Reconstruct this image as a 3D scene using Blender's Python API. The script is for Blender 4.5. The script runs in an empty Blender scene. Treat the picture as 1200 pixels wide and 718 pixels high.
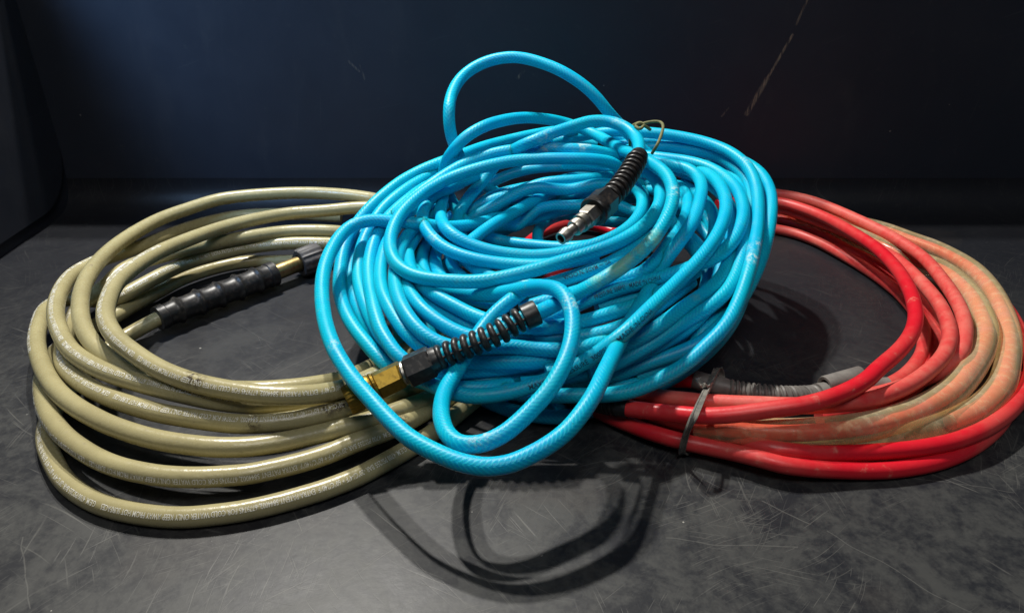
import bpy, math, random
import numpy as np
from mathutils import Vector

# ------------------------------------------------------------------ camera, world, lamps, exposure
scene = bpy.context.scene
col = scene.collection
cam_data = bpy.data.cameras.new("camera")
cam = bpy.data.objects.new("camera", cam_data)
col.objects.link(cam)
cam.location = (0.0, 0.0, 0.303)
cam.rotation_euler = (math.radians(90 - 28.5), 0, 0)
cam_data.sensor_width = 36
cam_data.lens = 36 * 866 / 1200
cam_data.clip_start = 0.01
cam_data.clip_end = 50
scene.camera = cam

world = bpy.data.worlds.new("World")
scene.world = world
world.use_nodes = True
bg = world.node_tree.nodes["Background"]
bg.inputs[0].default_value = (0.30, 0.42, 0.62, 1)
bg.inputs[1].default_value = 0.06

def area_lamp(name, loc, target, size, power, color, shape='DISK'):
    d = bpy.data.lights.new(name, 'AREA')
    d.shape = shape
    d.size = size
    d.energy = power
    d.color = color
    o = bpy.data.objects.new(name, d)
    col.objects.link(o)
    o.location = loc
    o.rotation_euler = (Vector(target) - Vector(loc)).to_track_quat('-Z', 'Y').to_euler()
    return o

area_lamp("work_lamp", (-0.43, 0.96, 1.25), (-0.05, 0.36, 0.05), 0.045, 13.5, (1.0, 0.965, 0.90))
area_lamp("work_lamp", (-0.29, 1.06, 1.25), (-0.05, 0.36, 0.05), 0.045, 13.5, (1.0, 0.965, 0.90))
area_lamp("front_fill", (0.10, -0.35, 1.5), (0, 0.5, 0.05), 0.5, 6.0, (1.0, 0.98, 0.95), 'SQUARE')  # added soft fill from above the camera to lift the hose fronts
area_lamp("blue_wall_fill", (-0.75, 0.22, 0.85), (-0.46, 0.8, 0.28), 0.30, 1.5, (0.32, 0.58, 1.0), 'SQUARE').data.spread = math.radians(60)  # added fill that tints the back wall blue at the left; no window known

scene.view_settings.view_transform = 'Standard'
scene.view_settings.look = 'None'
scene.view_settings.exposure = 0.12
scene.view_settings.gamma = 1.0
scene.view_settings.use_curve_mapping = False

scene.cycles.max_bounces = 6
scene.cycles.transparent_max_bounces = 10
scene.cycles.caustics_reflective = False
scene.cycles.caustics_refractive = False

# ------------------------------------------------------------------ traced centre lines (0.1 mm, world)
STRANDS = {
'bg_A': ('beige', [-812,6599,454,-919,6648,466,-1025,6695,479,-1131,6744,492,-1243,6816,494,-1357,6888,492,-1468,6929,496,-1579,6963,498,-1694,6992,499,-1811,7015,499,-1930,7031,500,-2049,7039,500,-2169,7038,500,-2289,7028,500,-2408,7009,500,-2526,6985,500,-2642,6954,500,-2755,6913,500,-2858,6853,501,-2944,6770,500,-3015,6674,500,-3083,6575,500,-3151,6475,500,-3210,6370,500,-3255,6259,500,-3288,6143,500,-3314,6026,500,-3333,5907,500,-3346,5788,500,-3351,5668,500,-3349,5547,500,-3340,5428,500,-3324,5308,500,-3299,5191,501,-3268,5075,500,-3231,4960,499,-3188,4848,496,-3139,4738,493,-3086,4631,487,-3029,4526,479,-2966,4426,470,-2896,4332,461,-2819,4246,450,-2735,4167,435,-2640,4098,415,-2537,4037,394,-2428,3984,375,-2314,3939,365,-2197,3905,358,-2078,3880,355,-1959,3859,353,-1839,3845,350,-1719,3841,346,-1600,3853,337,-1485,3883,325,-1373,3926,309,-1268,3980,292,-1170,4047,272,-1088,4131,250,-1024,4229,226,-965,4332,204,-905,4433,183,-845,4536,164,-787,4640,145,-729,4744,126,-710,4778,120]),
'bg_D': ('beige', [-1004,6822,411,-1124,6823,417,-1242,6814,427,-1359,6797,438,-1478,6783,442,-1595,6760,442,-1711,6729,440,-1827,6697,441,-1943,6667,443,-2057,6631,448,-2163,6577,453,-2260,6508,460,-2350,6428,468,-2432,6342,477,-2507,6249,487,-2573,6150,498,-2631,6045,509,-2679,5937,521,-2723,5826,534,-2765,5714,545,-2805,5602,556,-2838,5487,567,-2860,5370,578,-2873,5251,590,-2881,5132,599,-2887,5012,605,-2888,4892,609,-2875,4773,611,-2848,4657,611,-2813,4542,610,-2774,4429,607,-2724,4321,601,-2660,4220,592,-2584,4128,581,-2499,4044,569,-2407,3969,558,-2311,3897,547,-2213,3830,538,-2111,3768,531,-2002,3718,521,-1890,3677,510,-1775,3643,504,-1658,3617,499,-1540,3597,494,-1421,3590,487,-1303,3603,475,-1201,3650,449,-1115,3721,417,-1039,3801,390,-979,3891,364,-928,3995,332,-880,4111,292,-833,4229,253,-785,4348,216,-734,4462,186,-683,4570,165,-629,4669,149,-576,4769,134,-524,4872,116]),
'bg_B': ('beige', [-1732,7026,250,-1852,7027,257,-1972,7029,264,-2091,7029,272,-2211,7023,278,-2330,7012,284,-2449,6999,289,-2567,6978,294,-2681,6942,298,-2786,6886,303,-2880,6813,307,-2965,6729,312,-3043,6637,316,-3111,6539,322,-3163,6432,328,-3205,6321,335,-3250,6210,342,-3299,6101,349,-3349,5992,356,-3402,5885,364,-3458,5778,374,-3502,5668,383,-3533,5552,391,-3549,5434,398,-3545,5315,404,-3523,5198,407,-3490,5083,410,-3451,4969,411,-3404,4859,410,-3351,4751,410,-3292,4647,410,-3226,4547,410,-3155,4450,410,-3081,4354,411,-3003,4262,412,-2916,4175,413,-2821,4096,415,-2721,4021,418,-2619,3955,420,-2515,3902,417,-2407,3859,412,-2297,3819,406,-2185,3781,401,-2073,3744,397,-1959,3712,392,-1843,3686,383,-1725,3672,371,-1606,3671,359,-1487,3683,347,-1371,3709,332,-1259,3749,316,-1153,3802,297,-1056,3872,274,-975,3953,250,-904,4039,227,-838,4137,200,-775,4235,178,-715,4333,158,-657,4436,136,-618,4505,120]),
'bg_H': ('beige', [-1169,6668,160,-1281,6638,191,-1392,6608,223,-1504,6578,254,-1617,6549,282,-1733,6524,303,-1850,6504,316,-1969,6486,323,-2085,6458,329,-2194,6410,337,-2294,6340,348,-2392,6268,359,-2490,6201,366,-2586,6131,372,-2681,6059,376,-2774,5985,379,-2865,5908,381,-2956,5830,381,-3053,5760,376,-3153,5696,366,-3235,5610,352,-3280,5502,334,-3300,5386,312,-3345,5276,288,-3394,5172,265,-3394,5060,249,-3371,4946,242,-3339,4832,243,-3299,4720,248,-3253,4611,256,-3202,4502,264,-3148,4396,273,-3087,4293,282,-3017,4196,291,-2937,4107,299,-2849,4026,305,-2756,3950,311,-2658,3881,316,-2556,3819,319,-2450,3763,320,-2341,3713,320,-2229,3668,320,-2116,3630,320,-2000,3599,321,-1883,3574,319,-1764,3556,314,-1645,3543,310,-1526,3545,307,-1408,3566,302,-1292,3598,300,-1180,3641,299,-1074,3695,292,-975,3761,279,-887,3841,261,-806,3926,240,-726,4012,217,-647,4100,193,-573,4191,169,-504,4287,146,-437,4383,123,-370,4480,100]),
'bg_I': ('beige', [-1155,6553,120,-1271,6529,139,-1387,6505,159,-1502,6481,179,-1618,6458,198,-1735,6435,215,-1852,6415,227,-1970,6398,236,-2086,6373,243,-2201,6341,247,-2317,6309,246,-2425,6260,248,-2524,6192,253,-2619,6118,257,-2713,6043,259,-2803,5963,260,-2880,5871,260,-2939,5768,261,-2994,5662,259,-3053,5558,251,-3115,5457,239,-3184,5366,221,-3288,5323,204,-3406,5328,194,-3520,5345,194,-3624,5332,202,-3678,5238,212,-3677,5120,224,-3643,5007,234,-3595,4898,244,-3545,4789,253,-3492,4682,260,-3435,4577,267,-3373,4475,274,-3306,4376,280,-3236,4279,285,-3164,4183,290,-3089,4090,295,-3010,4000,298,-2926,3914,300,-2838,3834,300,-2744,3759,300,-2647,3690,300,-2546,3626,301,-2442,3566,300,-2334,3514,298,-2223,3469,295,-2110,3432,290,-1994,3403,286,-1876,3384,282,-1757,3373,276,-1638,3376,269,-1521,3397,259,-1406,3432,252,-1295,3475,245,-1187,3527,238,-1078,3579,234,-970,3632,232,-865,3691,229,-766,3750,229,-673,3813,227,-593,3897,210,-521,3998,182,-451,4110,147,-384,4227,110,-315,4338,79,-245,4429,60]),
'bg_K': ('beige', [-1292,6353,77,-1413,6355,75,-1535,6361,71,-1659,6372,65,-1782,6378,61,-1901,6368,64,-2018,6352,70,-2135,6336,75,-2254,6325,80,-2372,6313,85,-2489,6289,89,-2599,6242,92,-2699,6175,94,-2789,6096,97,-2870,6007,99,-2940,5910,101,-2993,5803,101,-3038,5692,100,-3087,5582,100,-3134,5471,100,-3177,5359,100,-3217,5246,100,-3268,5138,99,-3328,5032,100,-3368,4920,103,-3384,4802,109,-3381,4682,118,-3359,4565,129,-3322,4452,142,-3276,4342,155,-3225,4233,167,-3167,4129,178,-3104,4027,189,-3038,3927,198,-2968,3830,206,-2892,3737,212,-2810,3649,217,-2724,3566,220,-2631,3490,220,-2533,3420,220,-2431,3355,220,-2326,3299,220,-2214,3255,217,-2098,3224,213,-1980,3204,208,-1860,3197,203,-1740,3203,197,-1621,3219,192,-1503,3240,188,-1390,3279,185,-1281,3329,179,-1174,3383,175,-1072,3444,175,-973,3508,181,-871,3565,188,-771,3626,192,-682,3707,184,-605,3810,165,-537,3917,144,-465,4019,123,-390,4112,108,-315,4207,91,-240,4305,71]),
'bg_M': ('beige', [-2796,5151,140,-2880,5068,118,-2959,4981,97,-3022,4882,82,-3061,4770,69,-3084,4652,62,-3096,4533,60,-3101,4414,61,-3099,4295,61,-3092,4176,61,-3076,4058,60,-3048,3942,60,-3008,3830,60,-2955,3723,60,-2890,3623,60,-2815,3529,60,-2737,3439,60,-2654,3353,60,-2562,3276,60,-2464,3209,60,-2359,3151,60,-2249,3106,60,-2134,3073,60,-2017,3049,60,-1898,3035,59,-1779,3035,59,-1660,3050,60,-1543,3073,59,-1428,3105,59,-1315,3146,60,-1206,3194,60,-1099,3247,59,-996,3308,59,-898,3377,59,-808,3456,60,-722,3538,60,-637,3622,60,-558,3710,62,-483,3800,64,-412,3891,69,-345,3981,76,-277,4070,83,-233,4130,86]),
'bg_fit': ('beigefit', [-2796,5151,140,-2722,5247,140,-2646,5341,140,-2567,5432,140,-2486,5522,140,-2406,5612,140,-2326,5702,140,-2247,5793,140,-2169,5884,141,-2091,5975,142,-2012,6062,145,-1930,6145,149,-1845,6221,155,-1788,6271,158]),
'rd_1': ('red', [2224,7630,268,2343,7628,277,2463,7625,285,2582,7615,293,2700,7595,300,2815,7562,305,2923,7511,307,3022,7444,306,3110,7363,306,3184,7268,306,3246,7166,306,3301,7059,305,3350,6950,305,3396,6839,305,3440,6726,306,3479,6612,306,3513,6495,308,3541,6375,311,3562,6256,315,3580,6140,316,3593,6023,317,3598,5905,318,3592,5787,320,3577,5669,321,3557,5551,323,3535,5433,325,3512,5315,327,3486,5198,329,3456,5082,330,3423,4966,331,3385,4852,331,3339,4740,330,3287,4632,328,3228,4525,323,3164,4420,314,3089,4329,294,2998,4262,261,2891,4212,225,2776,4169,198,2655,4124,183,2538,4090,167,2428,4079,142,2317,4073,120,2203,4065,103,2088,4060,90,1969,4058,82,1849,4057,78,1722,4041,87,1597,4025,93,1481,4029,84,1365,4039,74,1247,4052,66,1129,4069,61,1012,4092,57,895,4121,54,780,4157,53,667,4195,56,592,4217,60]),
'rd_i': ('red', [2128,7253,293,2245,7277,301,2362,7300,309,2480,7309,317,2599,7294,323,2711,7254,329,2806,7184,334,2880,7091,338,2942,6989,343,2996,6882,348,3039,6771,353,3073,6656,360,3099,6540,366,3120,6422,373,3138,6304,379,3156,6186,385,3170,6067,391,3178,5947,397,3178,5828,402,3172,5708,407,3161,5589,412,3146,5470,417,3127,5352,421,3102,5235,425,3074,5119,428,3040,5004,432,3002,4891,437,2960,4779,441,2915,4668,442,2862,4560,442,2801,4457,442,2733,4358,442,2659,4265,442,2578,4176,442,2493,4092,441,2404,4012,438,2316,3931,435,2230,3848,431,2135,3775,427,2032,3714,421,1924,3664,414,1811,3627,404,1694,3608,390,1575,3605,373,1458,3608,350,1341,3616,325,1225,3633,302,1112,3665,281,1004,3710,262,896,3756,241,790,3809,218,721,3846,202]),
'rd_ie': ('redguard', [721,3849,200,614,3905,184,509,3965,169,409,4032,154,344,4078,144]),
'rd_2': ('red', [2377,7487,224,2486,7442,226,2597,7400,227,2706,7351,230,2806,7287,234,2893,7205,238,2965,7109,242,3027,7007,244,3086,6906,245,3142,6802,247,3192,6695,251,3236,6585,255,3274,6471,259,3307,6356,265,3336,6239,270,3359,6122,276,3376,6003,282,3384,5883,289,3383,5763,297,3374,5644,305,3361,5524,312,3348,5405,319,3333,5286,325,3314,5167,331,3292,5049,336,3263,4932,341,3228,4817,346,3188,4702,350,3141,4588,353,3086,4475,354,3021,4370,354,2951,4275,350,2874,4190,344,2788,4111,339,2698,4035,335,2603,3963,331,2503,3898,328,2397,3841,325,2287,3794,321,2172,3761,317,2053,3745,310,1934,3742,300,1814,3753,290,1697,3774,277,1580,3800,264,1464,3827,250,1349,3858,235,1234,3892,221,1122,3932,205,1014,3981,186,915,4045,167,818,4110,152,724,4178,137,636,4268,110,547,4354,87,488,4406,75]),
'rd_s1': ('red', [2408,7547,123,2523,7523,135,2637,7503,147,2761,7504,148,2881,7488,146,2962,7401,153,3010,7279,163,3063,7161,173,3126,7056,180,3194,6961,182,3257,6864,182,3314,6759,184,3369,6652,186,3420,6544,187,3468,6437,189,3521,6332,189,3586,6231,189,3654,6129,191,3716,6025,194,3769,5916,198,3797,5799,202,3802,5680,205,3793,5560,209,3777,5441,212,3752,5324,217,3717,5209,221,3678,5096,224,3637,4983,227,3592,4872,229,3539,4764,231,3477,4662,231,3409,4565,230,3338,4471,228,3264,4382,227,3184,4292,227,3097,4198,230,3011,4110,229,2925,4031,225,2833,3961,220,2737,3898,215,2636,3840,210,2527,3783,206,2408,3726,207,2283,3671,214,2155,3624,225,2029,3592,230,1911,3581,224,1793,3580,214,1676,3587,204,1562,3610,189,1447,3636,180,1329,3658,179,1219,3698,168,1110,3742,158,1004,3790,151,909,3862,134,825,3973,95,798,4012,80]),
'rd_s2': ('red', [3050,7506,80,3158,7453,82,3266,7400,86,3374,7347,89,3479,7290,92,3579,7224,95,3670,7146,99,3751,7058,103,3820,6960,108,3873,6853,113,3919,6743,119,3974,6636,124,4028,6529,130,4070,6417,134,4101,6301,137,4122,6183,141,4132,6063,145,4128,5943,148,4112,5824,152,4090,5707,155,4063,5590,157,4031,5475,159,3994,5361,161,3953,5248,162,3909,5136,163,3862,5026,163,3812,4917,163,3758,4810,163,3700,4704,163,3638,4602,163,3573,4501,163,3506,4401,162,3438,4302,160,3365,4207,157,3285,4118,154,3198,4037,151,3106,3963,146,3010,3898,141,2907,3847,133,2802,3804,125]),
'rd_s2t': ('sleeveonly', [2807,3812,120,2695,3765,122,2579,3723,123,2461,3688,123,2344,3662,119,2225,3641,117,2110,3635,109,1997,3639,94,1880,3642,83,1759,3642,80,1636,3640,80,1595,3639,80]),
'rd_3': ('red', [4219,5943,56,4202,5824,58,4187,5704,60,4170,5584,61,4148,5466,63,4119,5349,64,4084,5234,65,4045,5120,66,4003,5008,68,3958,4896,70,3910,4786,72,3859,4677,75,3804,4570,79,3742,4465,83,3668,4359,91,3586,4257,101,3504,4162,108,3421,4072,115,3333,3988,122,3242,3908,127,3147,3833,131,3049,3765,134,2947,3703,136,2842,3648,138,2734,3602,137,2623,3568,135,2511,3544,131,2396,3527,127,2278,3515,125,2158,3505,124,2036,3497,124,1910,3490,129,1782,3484,139,1656,3488,151,1541,3519,149,1445,3594,119,1353,3688,78,1250,3753,59,1141,3804,53,1034,3855,54,929,3905,65,826,3958,76,793,3977,78]),
'rd_4': ('red', [3625,4439,54,3559,4341,53,3493,4241,53,3423,4145,53,3348,4052,53,3268,3963,53,3185,3878,53,3095,3799,53,3001,3726,53,2902,3658,53,2800,3597,53,2693,3544,53,2582,3500,53,2467,3466,53,2350,3440,54,2231,3423,55,2109,3414,59,1984,3408,68,1857,3401,81,1730,3397,98,1608,3407,112,1497,3445,120,1394,3501,111,1290,3558,98,1181,3601,95,1069,3640,96,962,3687,97,861,3751,91,765,3832,78,672,3918,66,582,4004,58,496,4090,55,411,4176,54]),
'rd_5': ('red', [2459,7709,61,2560,7646,62,2662,7586,63,2755,7501,73,2840,7403,84,2925,7323,82,3001,7235,80,3062,7128,81,3111,7014,84,3154,6900,85,3197,6796,81,3238,6691,77,3280,6580,77,3330,6468,79,3375,6354,80,3411,6239,79,3442,6122,78,3465,6004,76,3479,5885,73,3485,5766,70,3485,5647,66,3477,5529,62,3462,5412,59,3440,5297,56,3411,5183,54,3374,5068,53,3329,4956,53,3274,4848,54,3212,4742,56,3143,4639,58,3070,4542,59,2993,4452,58,2909,4370,57,2819,4293,56,2724,4222,56,2622,4157,56,2515,4099,58,2398,4044,65,2278,3993,74,2165,3957,74,2054,3925,71,2017,3913,70]),
'rd_6': ('red', [2360,7328,53,2473,7287,53,2586,7246,53,2698,7201,53,2805,7145,54,2900,7071,55,2981,6981,56,3049,6879,57,3103,6768,60,3146,6654,61,3187,6543,60,3227,6434,57,3264,6323,56,3298,6209,54,3327,6093,54,3349,5976,53,3366,5857,53,3376,5736,54,3376,5614,54,3368,5492,55,3350,5370,57,3324,5248,60,3290,5130,61,3249,5017,61,3201,4911,59,3144,4808,58,3079,4710,57,3005,4618,55,2925,4531,54,2838,4450,53,2743,4376,53,2643,4311,53,2539,4249,53,2435,4189,53,2331,4127,53]),
'rd_g': ('redguard2', [1286,4244,142,1392,4191,138,1502,4147,134,1614,4110,135,1726,4077,142,1844,4069,138,1972,4093,122,2099,4132,107,2211,4163,110,2311,4172,128,2417,4177,141,2532,4188,142,2572,4192,142]),
'rd_gh': ('red', [628,4583,70,726,4517,80,823,4450,91,923,4386,102,1025,4328,114,1133,4280,128,1246,4249,140,1285,4241,144]),
'rd_7': ('red', [0,6438,82,56,6543,84,109,6649,87,162,6756,89,218,6860,91,282,6959,93,361,7048,95,453,7123,96,554,7183,96,667,7218,96,783,7208,93,888,7158,88,983,7090,82,1072,7015,77,1153,6929,74,1225,6832,72,1296,6734,70,1344,6670,68]),
'rd_8': ('red', [300,5817,119,369,5916,124,437,6014,130,505,6113,135,574,6211,140,644,6309,144,715,6406,149,787,6502,153,859,6597,157,930,6692,159,1000,6787,160,1070,6881,162,1145,6976,161,1226,7068,158,1315,7150,156,1410,7226,152,1507,7297,149,1604,7368,145,1636,7392,144]),
'b1': ('blue', [1033,6150,1156,1131,6072,1150,1234,6001,1142,1339,5934,1134,1432,5856,1132,1484,5759,1117,1496,5650,1102,1485,5535,1089,1458,5421,1078,1424,5308,1065,1387,5195,1047,1345,5084,1027,1299,4981,1009,1249,4892,987,1184,4818,933,1109,4752,860,1046,4678,803,992,4586,768,943,4474,753,891,4353,748,840,4238,744,785,4131,724,729,4030,697,684,3931,688,642,3823,690,599,3709,693,557,3597,695,515,3487,693,474,3380,689,427,3279,675,363,3182,644,285,3095,606,194,3023,578,95,2963,557,-13,2920,537,-131,2908,528,-247,2932,530,-352,2980,536,-455,3041,545,-552,3112,557,-633,3195,571,-710,3284,587,-786,3377,605,-858,3469,618,-927,3563,632,-995,3662,656,-1058,3765,682,-1108,3870,698,-1152,3979,709,-1191,4090,718,-1225,4203,727,-1256,4318,741,-1281,4434,761,-1299,4550,784,-1307,4667,810,-1305,4783,835,-1292,4899,860,-1269,5010,884,-1231,5110,906,-1162,5190,924,-1059,5239,928,-944,5257,916,-827,5269,899,-712,5291,880,-600,5326,847,-495,5379,817,-403,5448,794,-320,5530,774,-246,5623,755,-184,5726,738,-128,5831,723,-74,5938,708,-19,6044,693,0,6079,688]),
'b2': ('blue', [261,5044,469,181,4956,493,121,4862,525,95,4758,572,83,4648,626,74,4537,680,63,4430,731,43,4332,767,-20,4247,761,-107,4169,717,-178,4083,670,-229,3987,636,-279,3885,594,-325,3787,554,-361,3691,534,-389,3587,527,-401,3475,528,-397,3360,534,-379,3247,543,-342,3143,546,-270,3068,545,-159,3054,558,-54,3093,583,32,3159,614,112,3235,653,192,3315,701,254,3403,750,301,3501,792,335,3606,831,353,3717,870,354,3829,908,329,3942,943,284,4044,948,222,4131,925,146,4207,884,68,4275,835,-10,4341,786,-110,4405,736,-218,4469,697,-321,4531,672,-412,4593,659,-492,4668,649,-569,4762,635,-642,4871,621,-707,4990,610,-761,5115,602,-802,5241,600,-827,5365,605,-833,5483,619,-830,5597,637,-830,5634,643]),
'b5': ('blue', [113,3873,863,191,3963,851,269,4053,844,348,4143,839,426,4232,834,502,4317,830,595,4380,853,698,4422,901,793,4474,951,881,4542,997,958,4622,1041,1023,4713,1083,1077,4811,1123,1121,4916,1160,1152,5026,1195,1165,5140,1226,1160,5257,1251,1136,5372,1269,1097,5485,1279,1051,5596,1283,1012,5707,1279,975,5818,1269,935,5929,1256,900,6047,1245,868,6166,1238,831,6280,1235,791,6390,1235,734,6493,1241,656,6577,1258,552,6616,1287,441,6601,1323,347,6545,1356,252,6478,1385,155,6411,1409,63,6335,1426,-20,6250,1437,-104,6164,1441,-192,6081,1436,-286,6008,1412,-382,5952,1362,-465,5924,1283,-523,5961,1197,-561,6025,1113,-589,6046,1004,-592,5984,928,-578,5868,911,-571,5749,900,-573,5633,891,-569,5517,884,-554,5393,883,-527,5268,887,-491,5163,888,-423,5080,867,-325,5021,835,-218,4979,810,-103,4952,793,15,4936,782,134,4930,774,254,4933,778,371,4952,787,485,4986,800,597,5025,816,704,5075,835,799,5143,852,880,5226,870,946,5319,888,997,5420,908,1031,5526,928,1049,5638,947,1046,5754,961,1021,5871,970,1003,5947,975]),
'b10': ('blue', [449,6286,1038,557,6240,1059,664,6193,1081,767,6137,1099,861,6067,1116,944,5973,1133,1016,5871,1143,1074,5767,1145,1113,5656,1138,1131,5539,1128,1132,5420,1116,1121,5302,1104,1095,5188,1086,1047,5081,1054,984,4982,1026,911,4890,1004,826,4809,982,730,4743,959,624,4692,936,512,4653,914,400,4614,894,289,4573,878,178,4532,860,65,4496,844,-51,4468,828,-169,4449,814,-288,4445,806,-405,4456,805,-520,4476,805,-632,4513,808,-731,4579,818,-807,4669,837,-855,4779,862,-880,4898,884,-883,5016,915,-867,5127,950,-834,5234,985,-781,5339,1019,-717,5439,1049,-644,5528,1077,-558,5606,1104,-458,5667,1131,-348,5708,1159,-235,5743,1182,-122,5777,1199,-6,5806,1212,113,5821,1220,232,5820,1227,352,5814,1231,472,5816,1229,590,5830,1223,703,5856,1206,806,5898,1173,895,5952,1110,973,6016,1027]),
'b6': ('blue', [-1119,4954,551,-1133,5072,583,-1140,5187,620,-1120,5289,682,-1068,5363,759,-988,5412,832,-904,5456,901,-824,5517,961,-739,5583,1017,-650,5650,1066,-562,5722,1107,-474,5791,1143,-380,5855,1175,-277,5904,1204,-167,5934,1231,-50,5949,1252,68,5965,1263,187,5967,1269,305,5949,1275,423,5929,1278,542,5923,1274,659,5937,1260,770,5968,1229,873,6018,1191,975,6060,1150,1085,6066,1099,1158,6062,1064]),
'b3': ('blue', [962,5491,1343,984,5607,1366,996,5725,1383,989,5841,1399,948,5948,1426,870,6034,1451,769,6089,1462,652,6092,1460,542,6056,1442,432,6012,1419,323,5961,1396,220,5908,1370,114,5892,1329,22,5945,1268,-47,6035,1198,-118,6080,1121,-192,6055,1033,-263,5988,962,-332,5905,907,-394,5819,847,-433,5715,795,-443,5595,758,-419,5488,717,-372,5388,674]),
'b0': ('blue', [1284,6359,1030,1193,6386,1103,1105,6397,1181,1025,6391,1264,950,6361,1345,881,6314,1418,805,6291,1501,726,6306,1590,640,6338,1667,547,6377,1730,449,6425,1781,351,6480,1818,248,6533,1846,139,6577,1868,24,6605,1879,-95,6613,1870,-210,6598,1845,-315,6557,1807,-400,6489,1760,-458,6399,1710,-493,6297,1660,-511,6191,1611,-516,6095,1555,-514,6043,1457,-496,6018,1344,-456,5996,1239,-424,6036,1150,-403,6118,1075,-370,6197,993,-326,6270,911,-269,6340,834,-203,6405,762,-126,6464,695,-36,6523,635,63,6585,578,162,6635,526]),
'b13': ('blue', [1142,6709,1098,1029,6742,1119,917,6776,1140,802,6804,1158,683,6814,1174,563,6802,1189,444,6783,1195,331,6749,1192,222,6703,1185,114,6652,1178,8,6596,1169,-95,6535,1161,-194,6467,1154,-287,6388,1147,-371,6302,1140,-460,6219,1130,-556,6145,1115,-653,6082,1095,-748,6024,1071,-836,5959,1044,-917,5875,1018,-992,5781,986,-1063,5687,948,-1131,5597,902,-1195,5508,847,-1247,5415,789,-1280,5311,736,-1295,5199,691,-1295,5083,652,-1286,4969,618,-1270,4857,588,-1246,4746,566,-1210,4635,549,-1165,4527,530,-1111,4423,507,-1048,4325,482,-978,4231,459,-905,4142,430,-823,4060,401,-729,3991,378,-623,3939,362,-510,3901,353,-391,3871,350,-271,3858,348,-153,3874,342,-38,3921,328,0,3939,323]),
'b14': ('blue', [815,6937,1016,696,6946,1028,577,6958,1041,459,6961,1049,341,6939,1053,228,6890,1055,119,6830,1054,15,6763,1054,-80,6687,1054,-166,6603,1056,-248,6515,1056,-331,6427,1054,-415,6340,1050,-497,6253,1044,-577,6168,1035,-654,6080,1024,-728,5984,1014,-799,5889,998,-869,5795,978,-936,5700,951,-1002,5609,915,-1059,5518,869,-1101,5417,819,-1133,5300,774,-1149,5184,730,-1150,5073,689,-1141,4960,654,-1122,4846,627,-1091,4733,605,-1053,4620,584,-1008,4510,561,-957,4404,536,-902,4303,508,-843,4208,478,-776,4122,443,-694,4052,404,-596,4008,371,-486,3982,346,-367,3962,336,-245,3955,336,-125,3971,332,-6,4008,323,112,4040,321]),
'b14b': ('blue', [329,6978,937,229,6912,941,129,6846,946,28,6780,951,-70,6710,955,-163,6636,958,-252,6557,960,-337,6475,960,-418,6392,960,-495,6308,958,-566,6217,956,-627,6104,960,-680,5976,966,-733,5855,966,-784,5751,958,-837,5654,941,-897,5561,914,-954,5453,886,-997,5336,859,-1028,5231,824,-1044,5121,788,-1049,5009,753,-1045,4895,722,-1030,4780,694,-1006,4662,671,-976,4541,651,-943,4422,633,-906,4308,609,-863,4197,581,-804,4093,549,-733,3998,514,-641,3926,479,-531,3900,449,-414,3910,428,-296,3934,422,-177,3956,421,-59,3981,419,60,4010,414,181,4040,409,301,4074,407,421,4109,409]),
'c2': ('blue', [-1194,5671,726,-1216,5558,697,-1234,5444,669,-1244,5331,640,-1245,5219,611,-1238,5105,582,-1219,4990,555,-1190,4873,534,-1150,4761,518,-1104,4653,500,-1054,4550,478,-999,4451,454,-937,4359,427,-870,4275,395,-785,4214,357,-687,4170,316]),
'c5': ('blue', [-448,6196,889,-513,6094,890,-578,5987,892,-641,5883,892,-705,5786,885,-768,5689,874,-824,5585,860,-869,5466,847,-903,5344,830,-929,5232,807,-945,5119,784,-952,5004,760,-952,4887,736,-942,4771,714,-924,4654,696,-896,4539,680,-854,4431,661,-804,4330,638,-749,4234,611,-681,4142,580,-595,4063,546,-493,4001,518,-380,3955,504,-262,3930,501,-143,3926,501,-25,3934,494,94,3951,484,211,3980,477,327,4017,474,442,4059,476,557,4105,478]),
'c6': ('blue', [-569,5822,833,-620,5708,832,-670,5586,834,-718,5473,831,-758,5365,823,-789,5253,815,-813,5138,805,-826,5016,795,-831,4892,785,-829,4774,769,-821,4659,747,-802,4541,730,-774,4426,718,-735,4315,702,-684,4209,683,-621,4113,657,-540,4030,628,-438,3974,602,-323,3955,583,-207,3961,581,-92,3970,585,25,3979,578,142,3976,569,258,3966,566,376,3972,569,492,3998,576,607,4060,578,717,4148,575,816,4240,578,904,4330,587,990,4419,598]),
'c7': ('blue', [-697,5632,757,-721,5509,755,-747,5390,751,-769,5275,744,-783,5164,736,-789,5047,729,-786,4916,728,-773,4784,727,-753,4659,721,-721,4543,713,-678,4436,702,-621,4336,687,-548,4246,666,-460,4168,642,-360,4103,619,-250,4057,602,-133,4049,597,-15,4066,594,105,4082,588,225,4085,582,345,4083,585,464,4083,597,581,4094,613,694,4129,632,797,4182,651,890,4258,665,979,4348,673,1067,4442,680,1151,4535,688,1234,4625,697,1262,4655,701]),
'c8': ('blue', [-776,5026,743,-753,4897,747,-727,4772,749,-688,4660,743,-634,4564,731,-566,4478,718,-485,4396,707,-392,4324,692,-295,4256,674,-191,4186,665,-78,4117,669,38,4074,673,156,4061,671,275,4079,667,393,4120,665,507,4165,671,619,4205,685,731,4243,701,837,4294,717,936,4360,731,1031,4433,745,1125,4509,760,1220,4601,770,1285,4664,776]),
'c7b': ('blue', [-865,5252,625,-840,5123,628,-814,4994,631,-783,4867,633,-742,4737,638,-692,4611,643,-631,4509,638,-558,4428,624,-473,4356,608,-379,4295,589,-278,4248,568,-163,4226,551,-41,4222,541,0,4222,538]),
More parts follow.
